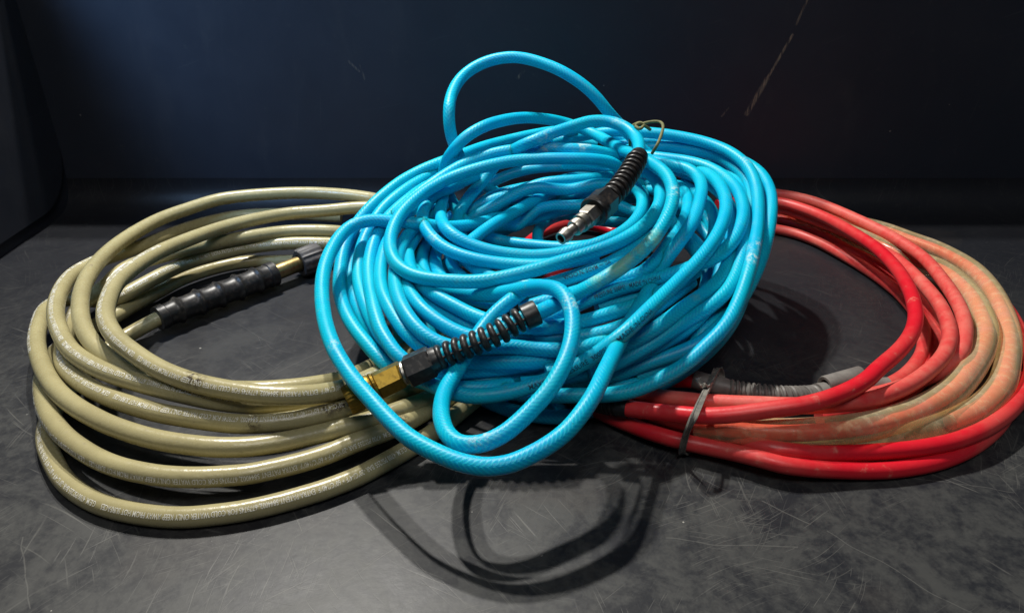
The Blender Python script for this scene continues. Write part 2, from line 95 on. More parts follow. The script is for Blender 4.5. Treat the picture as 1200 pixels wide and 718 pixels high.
'b17': ('blue', [932,6580,1057,1009,6505,1069,1084,6406,1087,1166,6309,1104,1256,6238,1112,1356,6178,1117,1456,6116,1120,1544,6040,1121,1619,5952,1118,1678,5852,1110,1720,5740,1098,1748,5619,1085,1760,5494,1070,1757,5369,1050,1741,5247,1028,1712,5132,1005,1672,5025,979,1622,4927,945,1558,4838,908,1480,4762,876,1387,4700,850,1282,4644,834,1174,4591,820,1066,4545,804,957,4500,792,846,4458,782,732,4423,769,622,4382,751,517,4334,729,414,4283,704,312,4235,676,207,4196,647,96,4169,618,-20,4150,591,-136,4140,572,-251,4142,553]),
'b16': ('blue', [1316,6513,982,1369,6392,1004,1425,6283,1023,1482,6190,1037,1533,6091,1054,1573,5967,1076,1602,5838,1090,1624,5721,1092,1634,5608,1091,1633,5493,1088,1625,5376,1080,1609,5258,1065,1582,5143,1048,1544,5030,1031,1498,4921,1009,1444,4816,982,1381,4716,952,1311,4622,921,1237,4532,891,1161,4444,865,1085,4355,843,1011,4262,827,939,4166,817,865,4070,805,790,3974,789,711,3886,764,620,3831,714,524,3807,645,426,3790,579,320,3771,525,211,3752,479,98,3732,444,-18,3711,420,-137,3697,407,-256,3699,402,-367,3730,408,-467,3782,412,-559,3862,404,-647,3981,375,-734,4105,345]),
'b8': ('blue', [403,6879,1066,509,6846,1098,613,6795,1135,715,6733,1173,817,6682,1204,918,6631,1230,1020,6574,1245,1124,6519,1254,1234,6470,1260,1345,6423,1260,1453,6369,1256,1557,6308,1250,1654,6236,1242,1740,6150,1231,1811,6051,1217,1865,5945,1197,1902,5835,1172,1921,5722,1138,1924,5613,1102,1915,5508,1067,1895,5396,1034,1867,5276,1001,1833,5151,971,1794,5023,944,1752,4898,917,1710,4782,885,1669,4676,846,1627,4580,803,1585,4492,759,1540,4404,717,1488,4315,675,1429,4227,633,1354,4151,583,1267,4089,528,1178,4028,475,1082,3972,431,979,3922,395,871,3877,365,759,3840,342,641,3818,331,521,3808,329,400,3803,331,280,3796,336,160,3794,341,47,3823,340,-67,3891,316,-184,3974,279,-223,3999,268]),
'b8b': ('blue', [939,6652,1083,1053,6639,1108,1168,6628,1130,1283,6605,1143,1390,6555,1148,1489,6492,1151,1590,6429,1151,1690,6362,1148,1783,6286,1144,1863,6198,1137,1933,6101,1128,1992,5997,1115,2034,5887,1097,2053,5772,1072,2054,5655,1045,2040,5539,1018,2015,5426,989,1984,5315,956,1948,5207,918,1909,5102,874,1866,5000,827,1819,4900,780,1766,4802,734,1708,4706,692,1646,4611,654,1579,4518,617,1509,4428,581,1431,4345,545,1346,4272,505,1250,4217,461,1143,4185,421,1031,4167,384,918,4151,351,808,4126,321,697,4094,298,584,4064,283,466,4038,276,345,4019,278,223,4003,279]),
'b8c': ('blue', [759,6423,1088,878,6426,1103,997,6434,1115,1120,6456,1123,1242,6465,1132,1359,6440,1144,1466,6385,1151,1567,6318,1152,1668,6249,1149,1758,6168,1139,1820,6068,1124,1866,5963,1103,1904,5856,1076,1919,5749,1047,1907,5639,1024,1882,5524,1001,1855,5406,972,1824,5287,938,1787,5170,904,1745,5058,868,1703,4960,827,1656,4872,784,1601,4782,744,1539,4686,707,1471,4590,672,1400,4502,636,1323,4417,603,1238,4331,571,1147,4262,535,1045,4219,492,938,4180,453,827,4139,421,713,4098,395,601,4053,374,488,4008,359,371,3967,353,253,3934,350,134,3910,351,54,3897,352]),
'd1': ('blue', [1385,6454,953,1452,6349,957,1520,6243,962,1581,6135,966,1630,6022,968,1666,5905,969,1692,5787,967,1708,5668,962,1714,5548,951,1710,5429,937,1698,5312,919,1677,5195,898,1649,5080,874,1617,4969,847,1577,4858,819,1528,4745,789,1470,4640,758,1396,4548,731,1311,4468,707,1219,4393,686,1125,4312,666,1033,4226,645,939,4151,621,843,4097,589,740,4066,551,629,4038,518,518,3992,495,405,3945,478,291,3910,460,215,3889,448]),
'd2': ('blue', [1731,6336,1037,1772,6226,1036,1812,6116,1035,1840,5999,1032,1846,5873,1028,1840,5750,1021,1832,5633,1008,1821,5515,990,1804,5394,971,1782,5273,949,1755,5150,925,1722,5025,901,1682,4904,872,1640,4797,837,1594,4698,797,1543,4600,758,1481,4502,722,1403,4424,686,1314,4362,650,1216,4300,620,1116,4236,592,1018,4177,559,921,4123,523,819,4074,486,713,4027,453,604,3982,429,490,3944,412]),
'd3': ('blue', [1506,6247,872,1532,6127,873,1559,6008,874,1585,5889,874,1604,5769,873,1610,5649,868,1605,5530,860,1590,5411,851,1564,5294,842,1529,5181,833,1485,5072,824,1433,4969,810,1373,4876,791,1306,4792,767,1228,4712,742,1141,4627,721,1053,4544,706,956,4480,690,840,4445,677,723,4409,664,611,4367,652,573,4352,647]),
'd4': ('blue', [1257,6134,911,1342,6052,931,1406,5954,946,1425,5840,950,1420,5722,950,1407,5603,947,1385,5487,941,1353,5373,932,1313,5262,921,1265,5156,908,1210,5056,894,1154,4960,876,1098,4862,858,1035,4750,844,964,4645,830,882,4572,806,775,4533,783,659,4503,765,546,4467,751,432,4430,733,320,4395,714,207,4361,694,94,4327,674,57,4315,668]),
'e1': ('blue', [-384,5075,762,-327,5179,771,-269,5284,780,-210,5388,788,-146,5489,795,-77,5588,801,-5,5685,807,70,5780,816,148,5872,827,231,5959,839,319,6040,852,411,6119,865,505,6193,878,607,6256,888,719,6306,894,832,6351,898,948,6376,897,1065,6357,886,1177,6313,873]),
'e2': ('blue', [-336,7006,697,-278,6905,671,-219,6806,646,-153,6713,624,-77,6623,610,9,6526,604,97,6435,601,184,6358,597,286,6299,594,399,6263,590,514,6233,582,624,6190,577,732,6142,574,843,6098,572,959,6069,577,1075,6044,591,1186,6009,616,1223,5996,626]),
'e3': ('blue', [-120,6429,306,-19,6460,362,74,6491,430,168,6524,495,274,6562,537,380,6602,573,493,6626,602,611,6626,624,728,6610,641,846,6592,661,962,6570,683,1072,6527,696,1177,6471,704]),
'e4': ('blue', [-691,6784,771,-665,6667,776,-639,6550,781,-614,6433,786,-587,6317,790,-560,6203,791,-532,6091,790,-503,5981,786,-471,5874,777,-432,5757,767,-376,5645,744,-289,5578,698,-181,5552,654,-69,5525,631,42,5483,630,155,5442,633,267,5399,640,379,5358,651,494,5329,667,612,5318,686,728,5334,710,804,5351,727]),
'e5': ('blue', [653,6638,439,557,6570,457,470,6493,475,400,6403,491,339,6304,504,285,6198,511,247,6083,518,227,5965,524,220,5845,525,225,5727,520,254,5613,506,281,5539,494]),
'e6': ('blue', [-634,6394,432,-552,6449,500,-468,6492,572,-381,6524,647,-287,6563,707,-188,6610,755,-83,6652,794,27,6682,825,143,6692,852,261,6692,870,380,6690,880,499,6685,886,618,6675,889,736,6657,889,850,6621,887,954,6565,885,1053,6498,882,1086,6476,882]),
'e8': ('blue', [-459,6735,294,-368,6729,373,-276,6720,447,-175,6719,509,-66,6734,556,45,6748,598,157,6750,641,270,6762,676,382,6795,698,495,6829,714,612,6855,728,730,6867,740,847,6851,745,957,6805,741,1061,6746,733,1130,6707,730]),
'e9': ('blue', [1020,6325,963,1056,6217,947,1085,6108,931,1097,5997,915,1097,5885,899,1089,5773,880,1069,5659,859,1036,5543,836,990,5430,811,931,5326,785,847,5243,758,749,5174,732]),
'g1': ('blue', [-287,5993,1035,-385,5923,1014,-480,5846,995,-569,5759,977,-641,5664,957,-680,5555,935,-697,5443,909,-688,5334,880,-651,5219,856,-593,5123,830,-520,5042,804,-428,4975,782,-321,4924,766,-207,4887,754,-89,4864,745,31,4847,741,150,4831,743,270,4832,750,389,4851,759,506,4879,770,622,4910,782]),
'g2': ('blue', [-585,5977,775,-629,5872,759,-675,5774,740,-720,5670,723,-765,5556,708,-801,5440,694,-825,5319,684,-838,5190,678,-841,5056,673,-832,4925,667,-808,4804,658,-769,4692,648,-727,4574,641]),
'g3': ('blue', [-570,5756,692,-617,5647,681,-658,5537,669,-684,5426,655,-696,5317,640,-695,5212,625,-681,5103,613,-654,4982,606,-613,4855,603,-552,4737,600,-473,4639,596,-419,4579,591]),
'g4': ('blue', [-497,5707,651,-543,5596,640,-579,5481,630,-596,5362,622,-598,5242,616,-584,5123,612,-556,5006,609,-514,4894,605,-457,4789,600,-384,4694,597,-297,4614,595,-194,4553,595,-78,4515,596,0,4494,597]),
'g5': ('blue', [-392,5707,612,-439,5596,607,-478,5482,602,-490,5364,599,-480,5245,597,-453,5129,594,-410,5019,590,-350,4917,588,-271,4833,587,-168,4779,586,-53,4748,589,66,4724,598,186,4714,609,306,4714,617]),
'g6': ('blue', [-394,5179,659,-336,5072,660,-276,4968,661,-204,4868,662,-123,4774,666,-28,4700,670,79,4651,675,195,4624,684,315,4622,697,434,4638,712,551,4661,731,669,4682,752,774,4730,779,860,4809,807,889,4837,815]),
'b20': ('blue', [-234,4491,685,-122,4447,700,-7,4422,715,107,4443,735,216,4486,753,329,4523,772,442,4557,794,553,4593,816,660,4639,842,759,4699,868,848,4776,892,925,4868,912,986,4973,930,1037,5082,947,1083,5192,965,1124,5305,983,1158,5420,998,1187,5537,1008,1210,5655,1014,1225,5777,1018,1225,5901,1017,1210,6030,1012,1191,6156,1006,1185,6196,1005]),
'fit1': ('fit1', [907,5176,1440,865,5063,1426,820,4952,1406,771,4843,1386,720,4734,1369,658,4632,1349,589,4534,1328,526,4432,1313,456,4335,1292,375,4248,1265,294,4162,1237,216,4073,1210]),
'fit2': ('fit2', [145,3921,860,38,3887,822,-62,3843,776,-169,3817,733,-276,3806,689,-385,3803,642,-492,3781,597,-600,3755,556,-709,3734,517,-813,3691,481,-882,3658,460]),
'fill0': ('blue', [829,4138,246,943,4166,271,1054,4187,301,1156,4222,343,1232,4276,411,1296,4337,484,1383,4406,519,1480,4474,524,1558,4549,548,1617,4643,584,1662,4748,625,1680,4857,673,1677,4973,724,1672,5100,768,1670,5256,798,1670,5456,805,1659,5660,805,1621,5828,810,1551,5938,826,1456,5998,849,1359,6078,855,1259,6161,855,1150,6215,871,1034,6235,906,903,6178,951,773,6120,969,647,6075,970,523,6044,969,403,6035,964,284,6033,951,169,6023,921,58,6001,884,-51,5969,858,-156,5936,836,-258,5907,803,-354,5883,751,-445,5852,691,-538,5795,641,-630,5708,603,-699,5589,573,-732,5454,547,-755,5310,527,-797,5174,510,-833,5053,486,-807,4937,460,-753,4828,435,-715,4719,400,-696,4608,356,-666,4502,313,-602,4411,285,-520,4328,269,-433,4251,248,-340,4181,226,-239,4119,218,-133,4066,219,-22,4031,213,95,4024,191,217,4062,150,340,4116,115,458,4109,137,575,4074,182,692,4071,206,810,4092,214,850,4102,215]),
'fill1': ('blue', [-536,5717,604,-601,5568,580,-656,5406,564,-689,5269,550,-706,5146,519,-714,5033,460,-713,4931,391,-692,4814,361,-648,4689,366,-600,4580,339,-543,4488,294,-468,4405,266,-377,4331,255,-271,4277,260,-157,4239,273,-46,4195,274,65,4153,267,181,4128,265,301,4121,262,423,4125,252,547,4136,235,670,4158,236,782,4195,268,883,4233,319,979,4262,370,1073,4297,413,1169,4346,449,1270,4404,483,1352,4472,530,1403,4571,585,1445,4681,637,1488,4789,683,1527,4909,721,1558,5052,748,1582,5223,763,1591,5403,778,1568,5533,812,1499,5587,853,1412,5641,870,1329,5724,898,1251,5835,925,1165,5963,913,1060,6015,894,938,5987,923,817,5962,961,696,5946,966,577,5930,945,459,5919,930,340,5913,940,223,5904,952,107,5891,934,-1,5875,885,-105,5855,832,-207,5827,788,-304,5796,742,-394,5775,674,-479,5746,598]),
'fill2': ('blue', [267,4002,71,383,4116,56,503,4212,50,628,4273,52,752,4288,74,879,4319,83,1005,4379,73,1110,4380,118,1199,4355,199,1284,4355,275,1360,4399,341,1417,4480,405,1464,4568,470,1513,4643,537,1565,4727,591,1597,4856,604,1619,5017,594,1638,5166,612,1651,5298,651,1636,5424,688,1580,5540,712,1512,5642,732,1456,5735,749,1384,5824,764,1295,5918,776,1198,6015,784,1087,6075,791,962,6073,801,833,6041,818,710,6037,836,592,6074,828,477,6138,784,359,6178,743,236,6181,734,112,6193,731,-7,6191,703,-117,6137,668,-219,6049,637,-312,5970,600,-398,5908,554,-486,5847,507,-585,5764,479,-663,5639,459,-696,5493,434,-713,5358,402,-732,5241,364,-750,5137,320,-761,5041,269,-765,4958,202,-758,4891,124,-720,4817,63,-652,4700,49,-589,4579,49,-521,4468,49,-429,4356,49,-325,4255,47,-215,4198,47,-101,4182,53,15,4150,60,130,4104,55,244,4052,49,282,4033,49]),
'fill3': ('blue', [1415,4627,392,1429,4744,437,1446,4850,488,1477,4959,536,1498,5076,582,1493,5182,632,1471,5286,677,1436,5395,700,1379,5500,713,1295,5593,724,1205,5686,731,1116,5777,737,1017,5838,748,905,5875,758,788,5901,766,668,5912,773,550,5908,773,433,5911,749,319,5920,711,203,5920,675,88,5908,645,-27,5891,616,-144,5867,595,-253,5824,564,-333,5759,504,-395,5675,440,-462,5582,402,-527,5477,389,-581,5355,375,-625,5241,346,-659,5142,294,-682,5055,223,-674,4976,158,-637,4911,102,-606,4805,58,-555,4657,47,-469,4538,48,-374,4447,48,-281,4371,48,-186,4318,48,-76,4289,56,40,4233,86,151,4175,81,258,4125,51,374,4096,46,495,4130,49,616,4176,49,732,4222,47,848,4308,47,948,4414,77,1024,4445,167,1107,4444,258,1204,4455,322,1294,4491,366,1365,4562,383,1412,4627,383]),
'fill4': ('blue', [-902,4933,267,-870,4854,230,-842,4808,173,-812,4775,103,-764,4703,58,-674,4587,56,-564,4474,68,-455,4380,66,-350,4293,52,-244,4196,48,-138,4109,50,-31,4032,57,80,3973,65,195,3936,70,315,3936,63,438,3978,51,561,4040,48,685,4113,49,810,4178,54,925,4193,94,1026,4180,164,1123,4192,224,1216,4225,276,1303,4265,333,1387,4321,386,1469,4401,431,1543,4496,473,1605,4598,513,1658,4704,539,1700,4808,552,1718,4914,583,1703,5028,637,1685,5153,689,1697,5298,726,1737,5456,749,1746,5630,762,1692,5799,762,1613,5930,767,1528,6018,789,1441,6094,812,1351,6183,823,1256,6283,822,1147,6353,821,1015,6325,836,884,6299,841,763,6340,831,640,6363,845,512,6337,866,383,6264,880,259,6189,883,138,6134,877,21,6091,867,-94,6053,849,-202,6018,814,-299,5986,754,-391,5956,686,-481,5918,632,-565,5863,600,-641,5770,580,-710,5640,561,-773,5519,531,-818,5393,493,-838,5263,447,-855,5140,405,-871,5025,365,-887,4914,326]),
'fill5': ('blue', [1151,4304,297,1216,4346,379,1283,4401,449,1364,4486,494,1441,4564,533,1504,4657,559,1559,4777,567,1592,4895,597,1598,5020,648,1593,5166,682,1575,5318,704,1544,5442,733,1504,5543,769,1447,5644,799,1373,5743,825,1288,5840,843,1197,5949,849,1098,6037,855,984,6061,875,866,6058,898,753,6111,898,645,6238,869,527,6271,842,415,6193,811,305,6114,780,184,6092,764,62,6115,748,-53,6098,720,-150,6004,696,-245,5908,669,-349,5854,630,-455,5816,584,-547,5749,551,-615,5639,542,-668,5493,532,-710,5346,504,-741,5225,459,-755,5112,407,-750,5007,362,-730,4888,343,-700,4798,306,-662,4793,205,-613,4774,112,-561,4647,95,-503,4523,91,-409,4476,62,-291,4436,52,-172,4329,80,-63,4178,120,47,4098,127,163,4093,111,285,4141,75,412,4196,52,538,4236,57,661,4267,82,769,4252,150,874,4241,218,983,4253,259,1094,4272,291]),
'fill6': ('blue', [-451,5482,527,-527,5378,496,-595,5271,462,-633,5159,418,-646,5052,368,-643,4957,316,-627,4897,250,-598,4887,161,-538,4846,102,-462,4702,107,-386,4596,90,-300,4531,58,-200,4441,51,-93,4327,63,18,4246,66,132,4240,80,241,4274,118,361,4290,100,484,4307,57,607,4336,57,710,4355,121,813,4340,187,923,4332,224,1021,4349,279,1104,4384,349,1184,4440,410,1267,4514,456,1344,4594,498,1387,4684,546,1404,4784,584,1441,4885,593,1458,4996,612,1430,5100,666,1389,5203,716,1357,5317,722,1320,5431,745,1279,5537,805,1216,5643,841,1121,5717,811,1016,5756,793,920,5802,821,817,5839,845,699,5842,839,580,5832,825,461,5839,818,344,5861,807,229,5872,774,133,5845,710,38,5813,647,-69,5807,646,-174,5783,641,-269,5731,598,-358,5676,546,-439,5596,505,-514,5502,467]),
}

# ------------------------------------------------------------------ helpers
def catmull(P, step):
    P = np.array(P, float)
    P = np.vstack([2 * P[0] - P[1], P, 2 * P[-1] - P[-2]])
    out = []
    for i in range(1, len(P) - 2):
        p0, p1, p2, p3 = P[i - 1:i + 3]
        n = max(2, int(np.linalg.norm(p2 - p1) / (step * 0.35)))
        t = np.linspace(0, 1, n, endpoint=False)[:, None]
        out.append(0.5 * (2 * p1 + (p2 - p0) * t + (2 * p0 - 5 * p1 + 4 * p2 - p3) * t ** 2 + (3 * p1 - p0 - 3 * p2 + p3) * t ** 3))
    out.append(P[-2:-1])
    out = np.vstack(out)
    d = np.r_[0, np.cumsum(np.linalg.norm(np.diff(out, axis=0), axis=1))]
    n = max(3, int(round(d[-1] / step)) + 1)
    q = np.linspace(0, d[-1], n)
    return np.stack([np.interp(q, d, out[:, k]) for k in range(3)], 1), q

class Path:
    """a smooth centre line with frames that do not twist"""
    def __init__(self, pts, step=0.003):
        self.p, self.s = catmull(pts, step)
        t = np.gradient(self.p, axis=0)
        t /= np.linalg.norm(t, axis=1)[:, None]
        self.t = t
        n = np.cross(t[0], [0, 0, 1.0])
        if np.linalg.norm(n) < 1e-3:
            n = np.array([1.0, 0, 0])
        n /= np.linalg.norm(n)
        N = [n]
        for k in range(1, len(t)):
            n = N[-1] - t[k] * np.dot(N[-1], t[k])
            N.append(n / np.linalg.norm(n))
        self.n = np.array(N)
        self.b = np.cross(self.t, self.n)
        self.length = self.s[-1]
    def at(self, s):
        f = lambda a: np.stack([np.interp(s, self.s, a[:, k]) for k in range(3)], -1)
        return f(self.p), f(self.t), f(self.n), f(self.b)
    def extend(self, s):
        """position beyond either end too (straight on)"""
        p, t, n, b = self.at(np.clip(s, 0, self.length))
        over = np.where(s > self.length, s - self.length, np.where(s < 0, s, 0))
        return p + t * np.asarray(over)[..., None], t, n, b

def strand(name, step=0.003):
    v = STRANDS[name][1]
    return Path(np.array(v, float).reshape(-1, 3) / 10000.0, step)

class MB:
    def __init__(self):
        self.v = []; self.f = []; self.uv = []; self.wear = []; self.n = 0
    def lathe(self, path, prof, sides=20, phase=0.0, cap0=True, cap1=True, u0=0.0, wear=None, sm=True, jit=None):
        """prof: list of (arc position, radius)"""
        s = np.array([a for a, _ in prof]); r = np.array([a for _, a in prof])
        p, t, n, b = path.extend(s)
        ang = phase + np.linspace(0, 2 * np.pi, sides, endpoint=False)
        ring = n[:, None, :] * np.cos(ang)[None, :, None] + b[:, None, :] * np.sin(ang)[None, :, None]
        rr = r[:, None, None] if jit is None else r[:, None, None] * jit(s, ang)[:, :, None]
        V = p[:, None, :] + ring * rr
        base = self.n
        self.v.append(V.reshape(-1, 3)); self.n += V.shape[0] * sides
        w = np.zeros(V.shape[0] * sides) if wear is None else wear(V.reshape(-1, 3))
        self.wear.append(w)
        m = len(s)
        for i in range(m - 1):
            for j in range(sides):
                k = (j + 1) % sides
                self.f.append((base + i * sides + j, base + i * sides + k, base + (i + 1) * sides + k, base + (i + 1) * sides + j))
                a, c = j / sides, (j + 1) / sides
                self.uv.append(((u0 + s[i], a), (u0 + s[i], c), (u0 + s[i + 1], c), (u0 + s[i + 1], a)))
        if cap0:
            self.f.append(tuple(base + j for j in range(sides))[::-1]); self.uv.append(tuple((u0, 0.5) for _ in range(sides)))
        if cap1:
            self.f.append(tuple(base + (m - 1) * sides + j for j in range(sides))); self.uv.append(tuple((u0, 0.5) for _ in range(sides)))
        return self
    def raw(self, verts, faces):
        base = self.n
        self.v.append(np.array(verts, float)); self.n += len(verts); self.wear.append(np.zeros(len(verts)))
        for f in faces:
            self.f.append(tuple(base + i for i in f)); self.uv.append(tuple((0.0, 0.0) for _ in f))
        return self
    def build(self, name, material, parent=None, smooth=True, flat_ngons=True):
        me = bpy.data.meshes.new(name)
        V = np.vstack(self.v)
        me.from_pydata(V.tolist(), [], self.f)
        uvl = me.uv_layers.new(name="UVMap")
        flat = np.array([c for f in self.uv for uv in f for c in uv], dtype=np.float32)
        uvl.data.foreach_set("uv", flat)
        at = me.attributes.new("wear", 'FLOAT', 'POINT')
        at.data.foreach_set("value", np.concatenate(self.wear).astype(np.float32))
        if smooth:
            sm = np.array([len(f) <= 4 for f in self.f], dtype=bool) if flat_ngons else np.ones(len(self.f), bool)
            me.polygons.foreach_set("use_smooth", sm)
            me.set_sharp_from_angle(angle=math.radians(40))
        me.materials.append(material)
        me.update()
        o = bpy.data.objects.new(name, me)
        col.objects.link(o)
        if parent is not None:
            o.parent = parent
        return o

def empty(name, loc=(0, 0, 0)):
    o = bpy.data.objects.new(name, None)
    o.empty_display_size = 0.05
    col.objects.link(o)
    return o          # kept at the origin so that its parts carry world coordinates

def tag(o, label=None, cat=None, group=None, kind=None):
    if label: o["label"] = label
    if cat: o["category"] = cat
    if group: o["group"] = group
    if kind: o["kind"] = kind
    return o

# ------------------------------------------------------------------ materials
class NT:
    def __init__(self, name):
        self.m = bpy.data.materials.new(name); self.m.use_nodes = True
        self.t = self.m.node_tree; self.b = self.t.nodes["Principled BSDF"]; self.out = self.t.nodes["Material Output"]
    def node(self, typ, **kw):
        n = self.t.nodes.new(typ)
        for k, v in kw.items():
            if k.startswith("i_"):
                key = k[2:]
                n.inputs[int(key) if key.isdigit() else key.replace("_", " ")].default_value = v
            else:
                setattr(n, k, v)
        return n
    def link(self, a, b): self.t.links.new(a, b)
    def val(self, x, sock):
        if isinstance(x, (int, float)): sock.default_value = x
        elif isinstance(x, (tuple, list)): sock.default_value = x if len(x) != 3 or len(sock.default_value) == 3 else (*x, 1)
        else: self.link(x, sock)
    def math(self, op, a, b=0.0, c=None, clamp=False):
        n = self.node("ShaderNodeMath", operation=op, use_clamp=clamp)
        self.val(a, n.inputs[0]); self.val(b, n.inputs[1])
        if c is not None: self.val(c, n.inputs[2])
        return n.outputs[0]
    def mix(self, f, a, b, mode='MIX'):
        n = self.node("ShaderNodeMix", data_type='RGBA', blend_type=mode)
        self.val(f, n.inputs[0]); self.val(a, n.inputs[6]); self.val(b, n.inputs[7])
        return n.outputs[2]
    def noise(self, vec, scale, detail=4, rough=0.6, dist=0.0):
        n = self.node("ShaderNodeTexNoise"); n.inputs["Scale"].default_value = scale
        n.inputs["Detail"].default_value = detail; n.inputs["Roughness"].default_value = rough; n.inputs["Distortion"].default_value = dist
        if vec is not None: self.link(vec, n.inputs["Vector"])
        return n.outputs[0]
    def step(self, x, lo, hi):
        n = self.node("ShaderNodeMapRange", interpolation_type='SMOOTHSTEP')
        self.val(x, n.inputs[0]); self.val(lo, n.inputs[1]); self.val(hi, n.inputs[2])
        return n.outputs[0]
    def mapping(self, vec, loc=(0, 0, 0), rot=(0, 0, 0), scale=(1, 1, 1)):
        n = self.node("ShaderNodeMapping"); self.link(vec, n.inputs[0])
        n.inputs[1].default_value = loc; n.inputs[2].default_value = rot; n.inputs[3].default_value = scale
        return n.outputs[0]
    def bump(self, h, strength, dist, normal=None):
        n = self.node("ShaderNodeBump"); n.inputs["Strength"].default_value = strength; n.inputs["Distance"].default_value = dist
        self.link(h, n.inputs["Height"])
        if normal is not None: self.link(normal, n.inputs["Normal"])
        return n.outputs[0]
    def set(self, **kw):
        for k, v in kw.items():
            self.val(v, self.b.inputs[k.replace("_", " ")])
    def obj(self): return self.node("ShaderNodeTexCoord").outputs["Object"]
    def uv(self): return self.node("ShaderNodeTexCoord").outputs["UV"]
    def attr(self, name): return self.node("ShaderNodeAttribute", attribute_name=name).outputs["Fac"]
    def sep(self, vec):
        n = self.node("ShaderNodeSeparateXYZ"); self.link(vec, n.inputs[0]); return n.outputs
    def comb(self, x, y, z):
        n = self.node("ShaderNodeCombineXYZ"); self.val(x, n.inputs[0]); self.val(y, n.inputs[1]); self.val(z, n.inputs[2]); return n.outputs[0]

SSS = 0.8
def mat_blue():
    t = NT("blue_braided_polyurethane")
    u = t.sep(t.uv()); o = t.obj()
    a = t.math('MULTIPLY', u[0], 2 * math.pi / 0.0030)
    b = t.math('MULTIPLY', u[1], 2 * math.pi * 10)
    w1 = t.math('SINE', t.math('ADD', a, b)); w2 = t.math('SINE', t.math('SUBTRACT', a, b))
    sel = t.step(t.math('SINE', t.math('MULTIPLY', u[1], 2 * math.pi * 3)), -0.3, 0.3)
    br = t.math('ADD', t.math('MULTIPLY', w1, sel), t.math('MULTIPLY', w2, t.math('SUBTRACT', 1.0, sel)))
    fade = t.step(t.noise(o, 40, 2), 0.36, 0.56)
    brm = t.math('MULTIPLY', t.step(br, -0.2, 0.7), t.math('MULTIPLY_ADD', fade, 0.7, 0.3))
    big = t.noise(o, 14, 2)
    base = t.mix(t.step(big, 0.35, 0.7), (0.0, 0.405, 0.66), (0.0, 0.455, 0.62))
    base = t.mix(t.math('MULTIPLY', brm, 0.50), base, (0.015, 0.63, 0.76))
    n90 = t.noise(o, 90, 5, 0.7)
    base = t.mix(t.math('MULTIPLY', t.step(n90, 0.58, 0.76), 0.45), base, (0.14, 0.40, 0.44))
    base = t.mix(t.math('MULTIPLY', t.step(t.noise(o, 480, 2), 0.70, 0.76), 0.5), base, (0.03, 0.14, 0.18))
    wr = t.math('MULTIPLY', t.math('MULTIPLY', t.attr("wear"), t.step(t.noise(o, 230, 4, 0.7), 0.44, 0.64)), 0.8)
    base = t.mix(wr, base, (0.55, 0.68, 0.66))
    st = t.math('MULTIPLY', t.attr("stain"), t.step(t.noise(o, 60, 4, 0.65), 0.30, 0.66))
    base = t.mix(t.math('MULTIPLY', st, 0.65), base, (0.36, 0.62, 0.36))
    t.set(Base_Color=base, Subsurface_Weight=SSS, Subsurface_Scale=0.006, Subsurface_Radius=(0.15, 0.8, 1.0), IOR=1.45, Specular_IOR_Level=0.32)
    rg = t.math('MULTIPLY_ADD', n90, 0.25, 0.26)
    t.set(Roughness=t.math('ADD', rg, t.math('MULTIPLY', wr, 0.3)))
    t.set(Normal=t.bump(t.math('ADD', brm, t.math('MULTIPLY', n90, 0.4)), 0.30, 0.0003))
    return t.m

def mat_beige():
    t = NT("beige_rubber_hose")
    o = t.obj(); u = t.sep(t.uv())
    long = t.comb(t.math('MULTIPLY', u[0], 14), t.math('MULTIPLY', u[1], 3), 0.0)
    n1 = t.noise(o, 22, 4); n2 = t.noise(o, 120, 6, 0.72); n3 = t.noise(long, 3, 5, 0.7)
    base = t.mix(t.step(n1, 0.3, 0.7), (0.420, 0.372, 0.195), (0.350, 0.308, 0.160))
    d = t.math('MULTIPLY', t.step(n2, 0.56, 0.74), t.step(n3, 0.42, 0.62))
    base = t.mix(t.math('MULTIPLY', d, 0.80), base, (0.14, 0.10, 0.05))
    sp = t.step(t.noise(o, 420, 2), 0.72, 0.78)
    base = t.mix(t.math('MULTIPLY', sp, 0.5), base, (0.10, 0.07, 0.04))
    wr = t.math('MULTIPLY', t.attr("wear"), t.step(t.noise(o, 300, 4, 0.7), 0.44, 0.56))
    base = t.mix(wr, base, (0.05, 0.033, 0.02))
    t.set(Base_Color=base, IOR=1.5)
    t.set(Roughness=t.math('MULTIPLY_ADD', n2, 0.35, t.math('MULTIPLY_ADD', d, 0.3, 0.10)))
    h = t.math('ADD', t.math('MULTIPLY', t.noise(o, 260, 4, 0.6), 1.0), t.math('MULTIPLY', t.noise(o, 60, 2), 1.0))
    t.set(Normal=t.bump(h, 0.35, 0.0006))
    return t.m

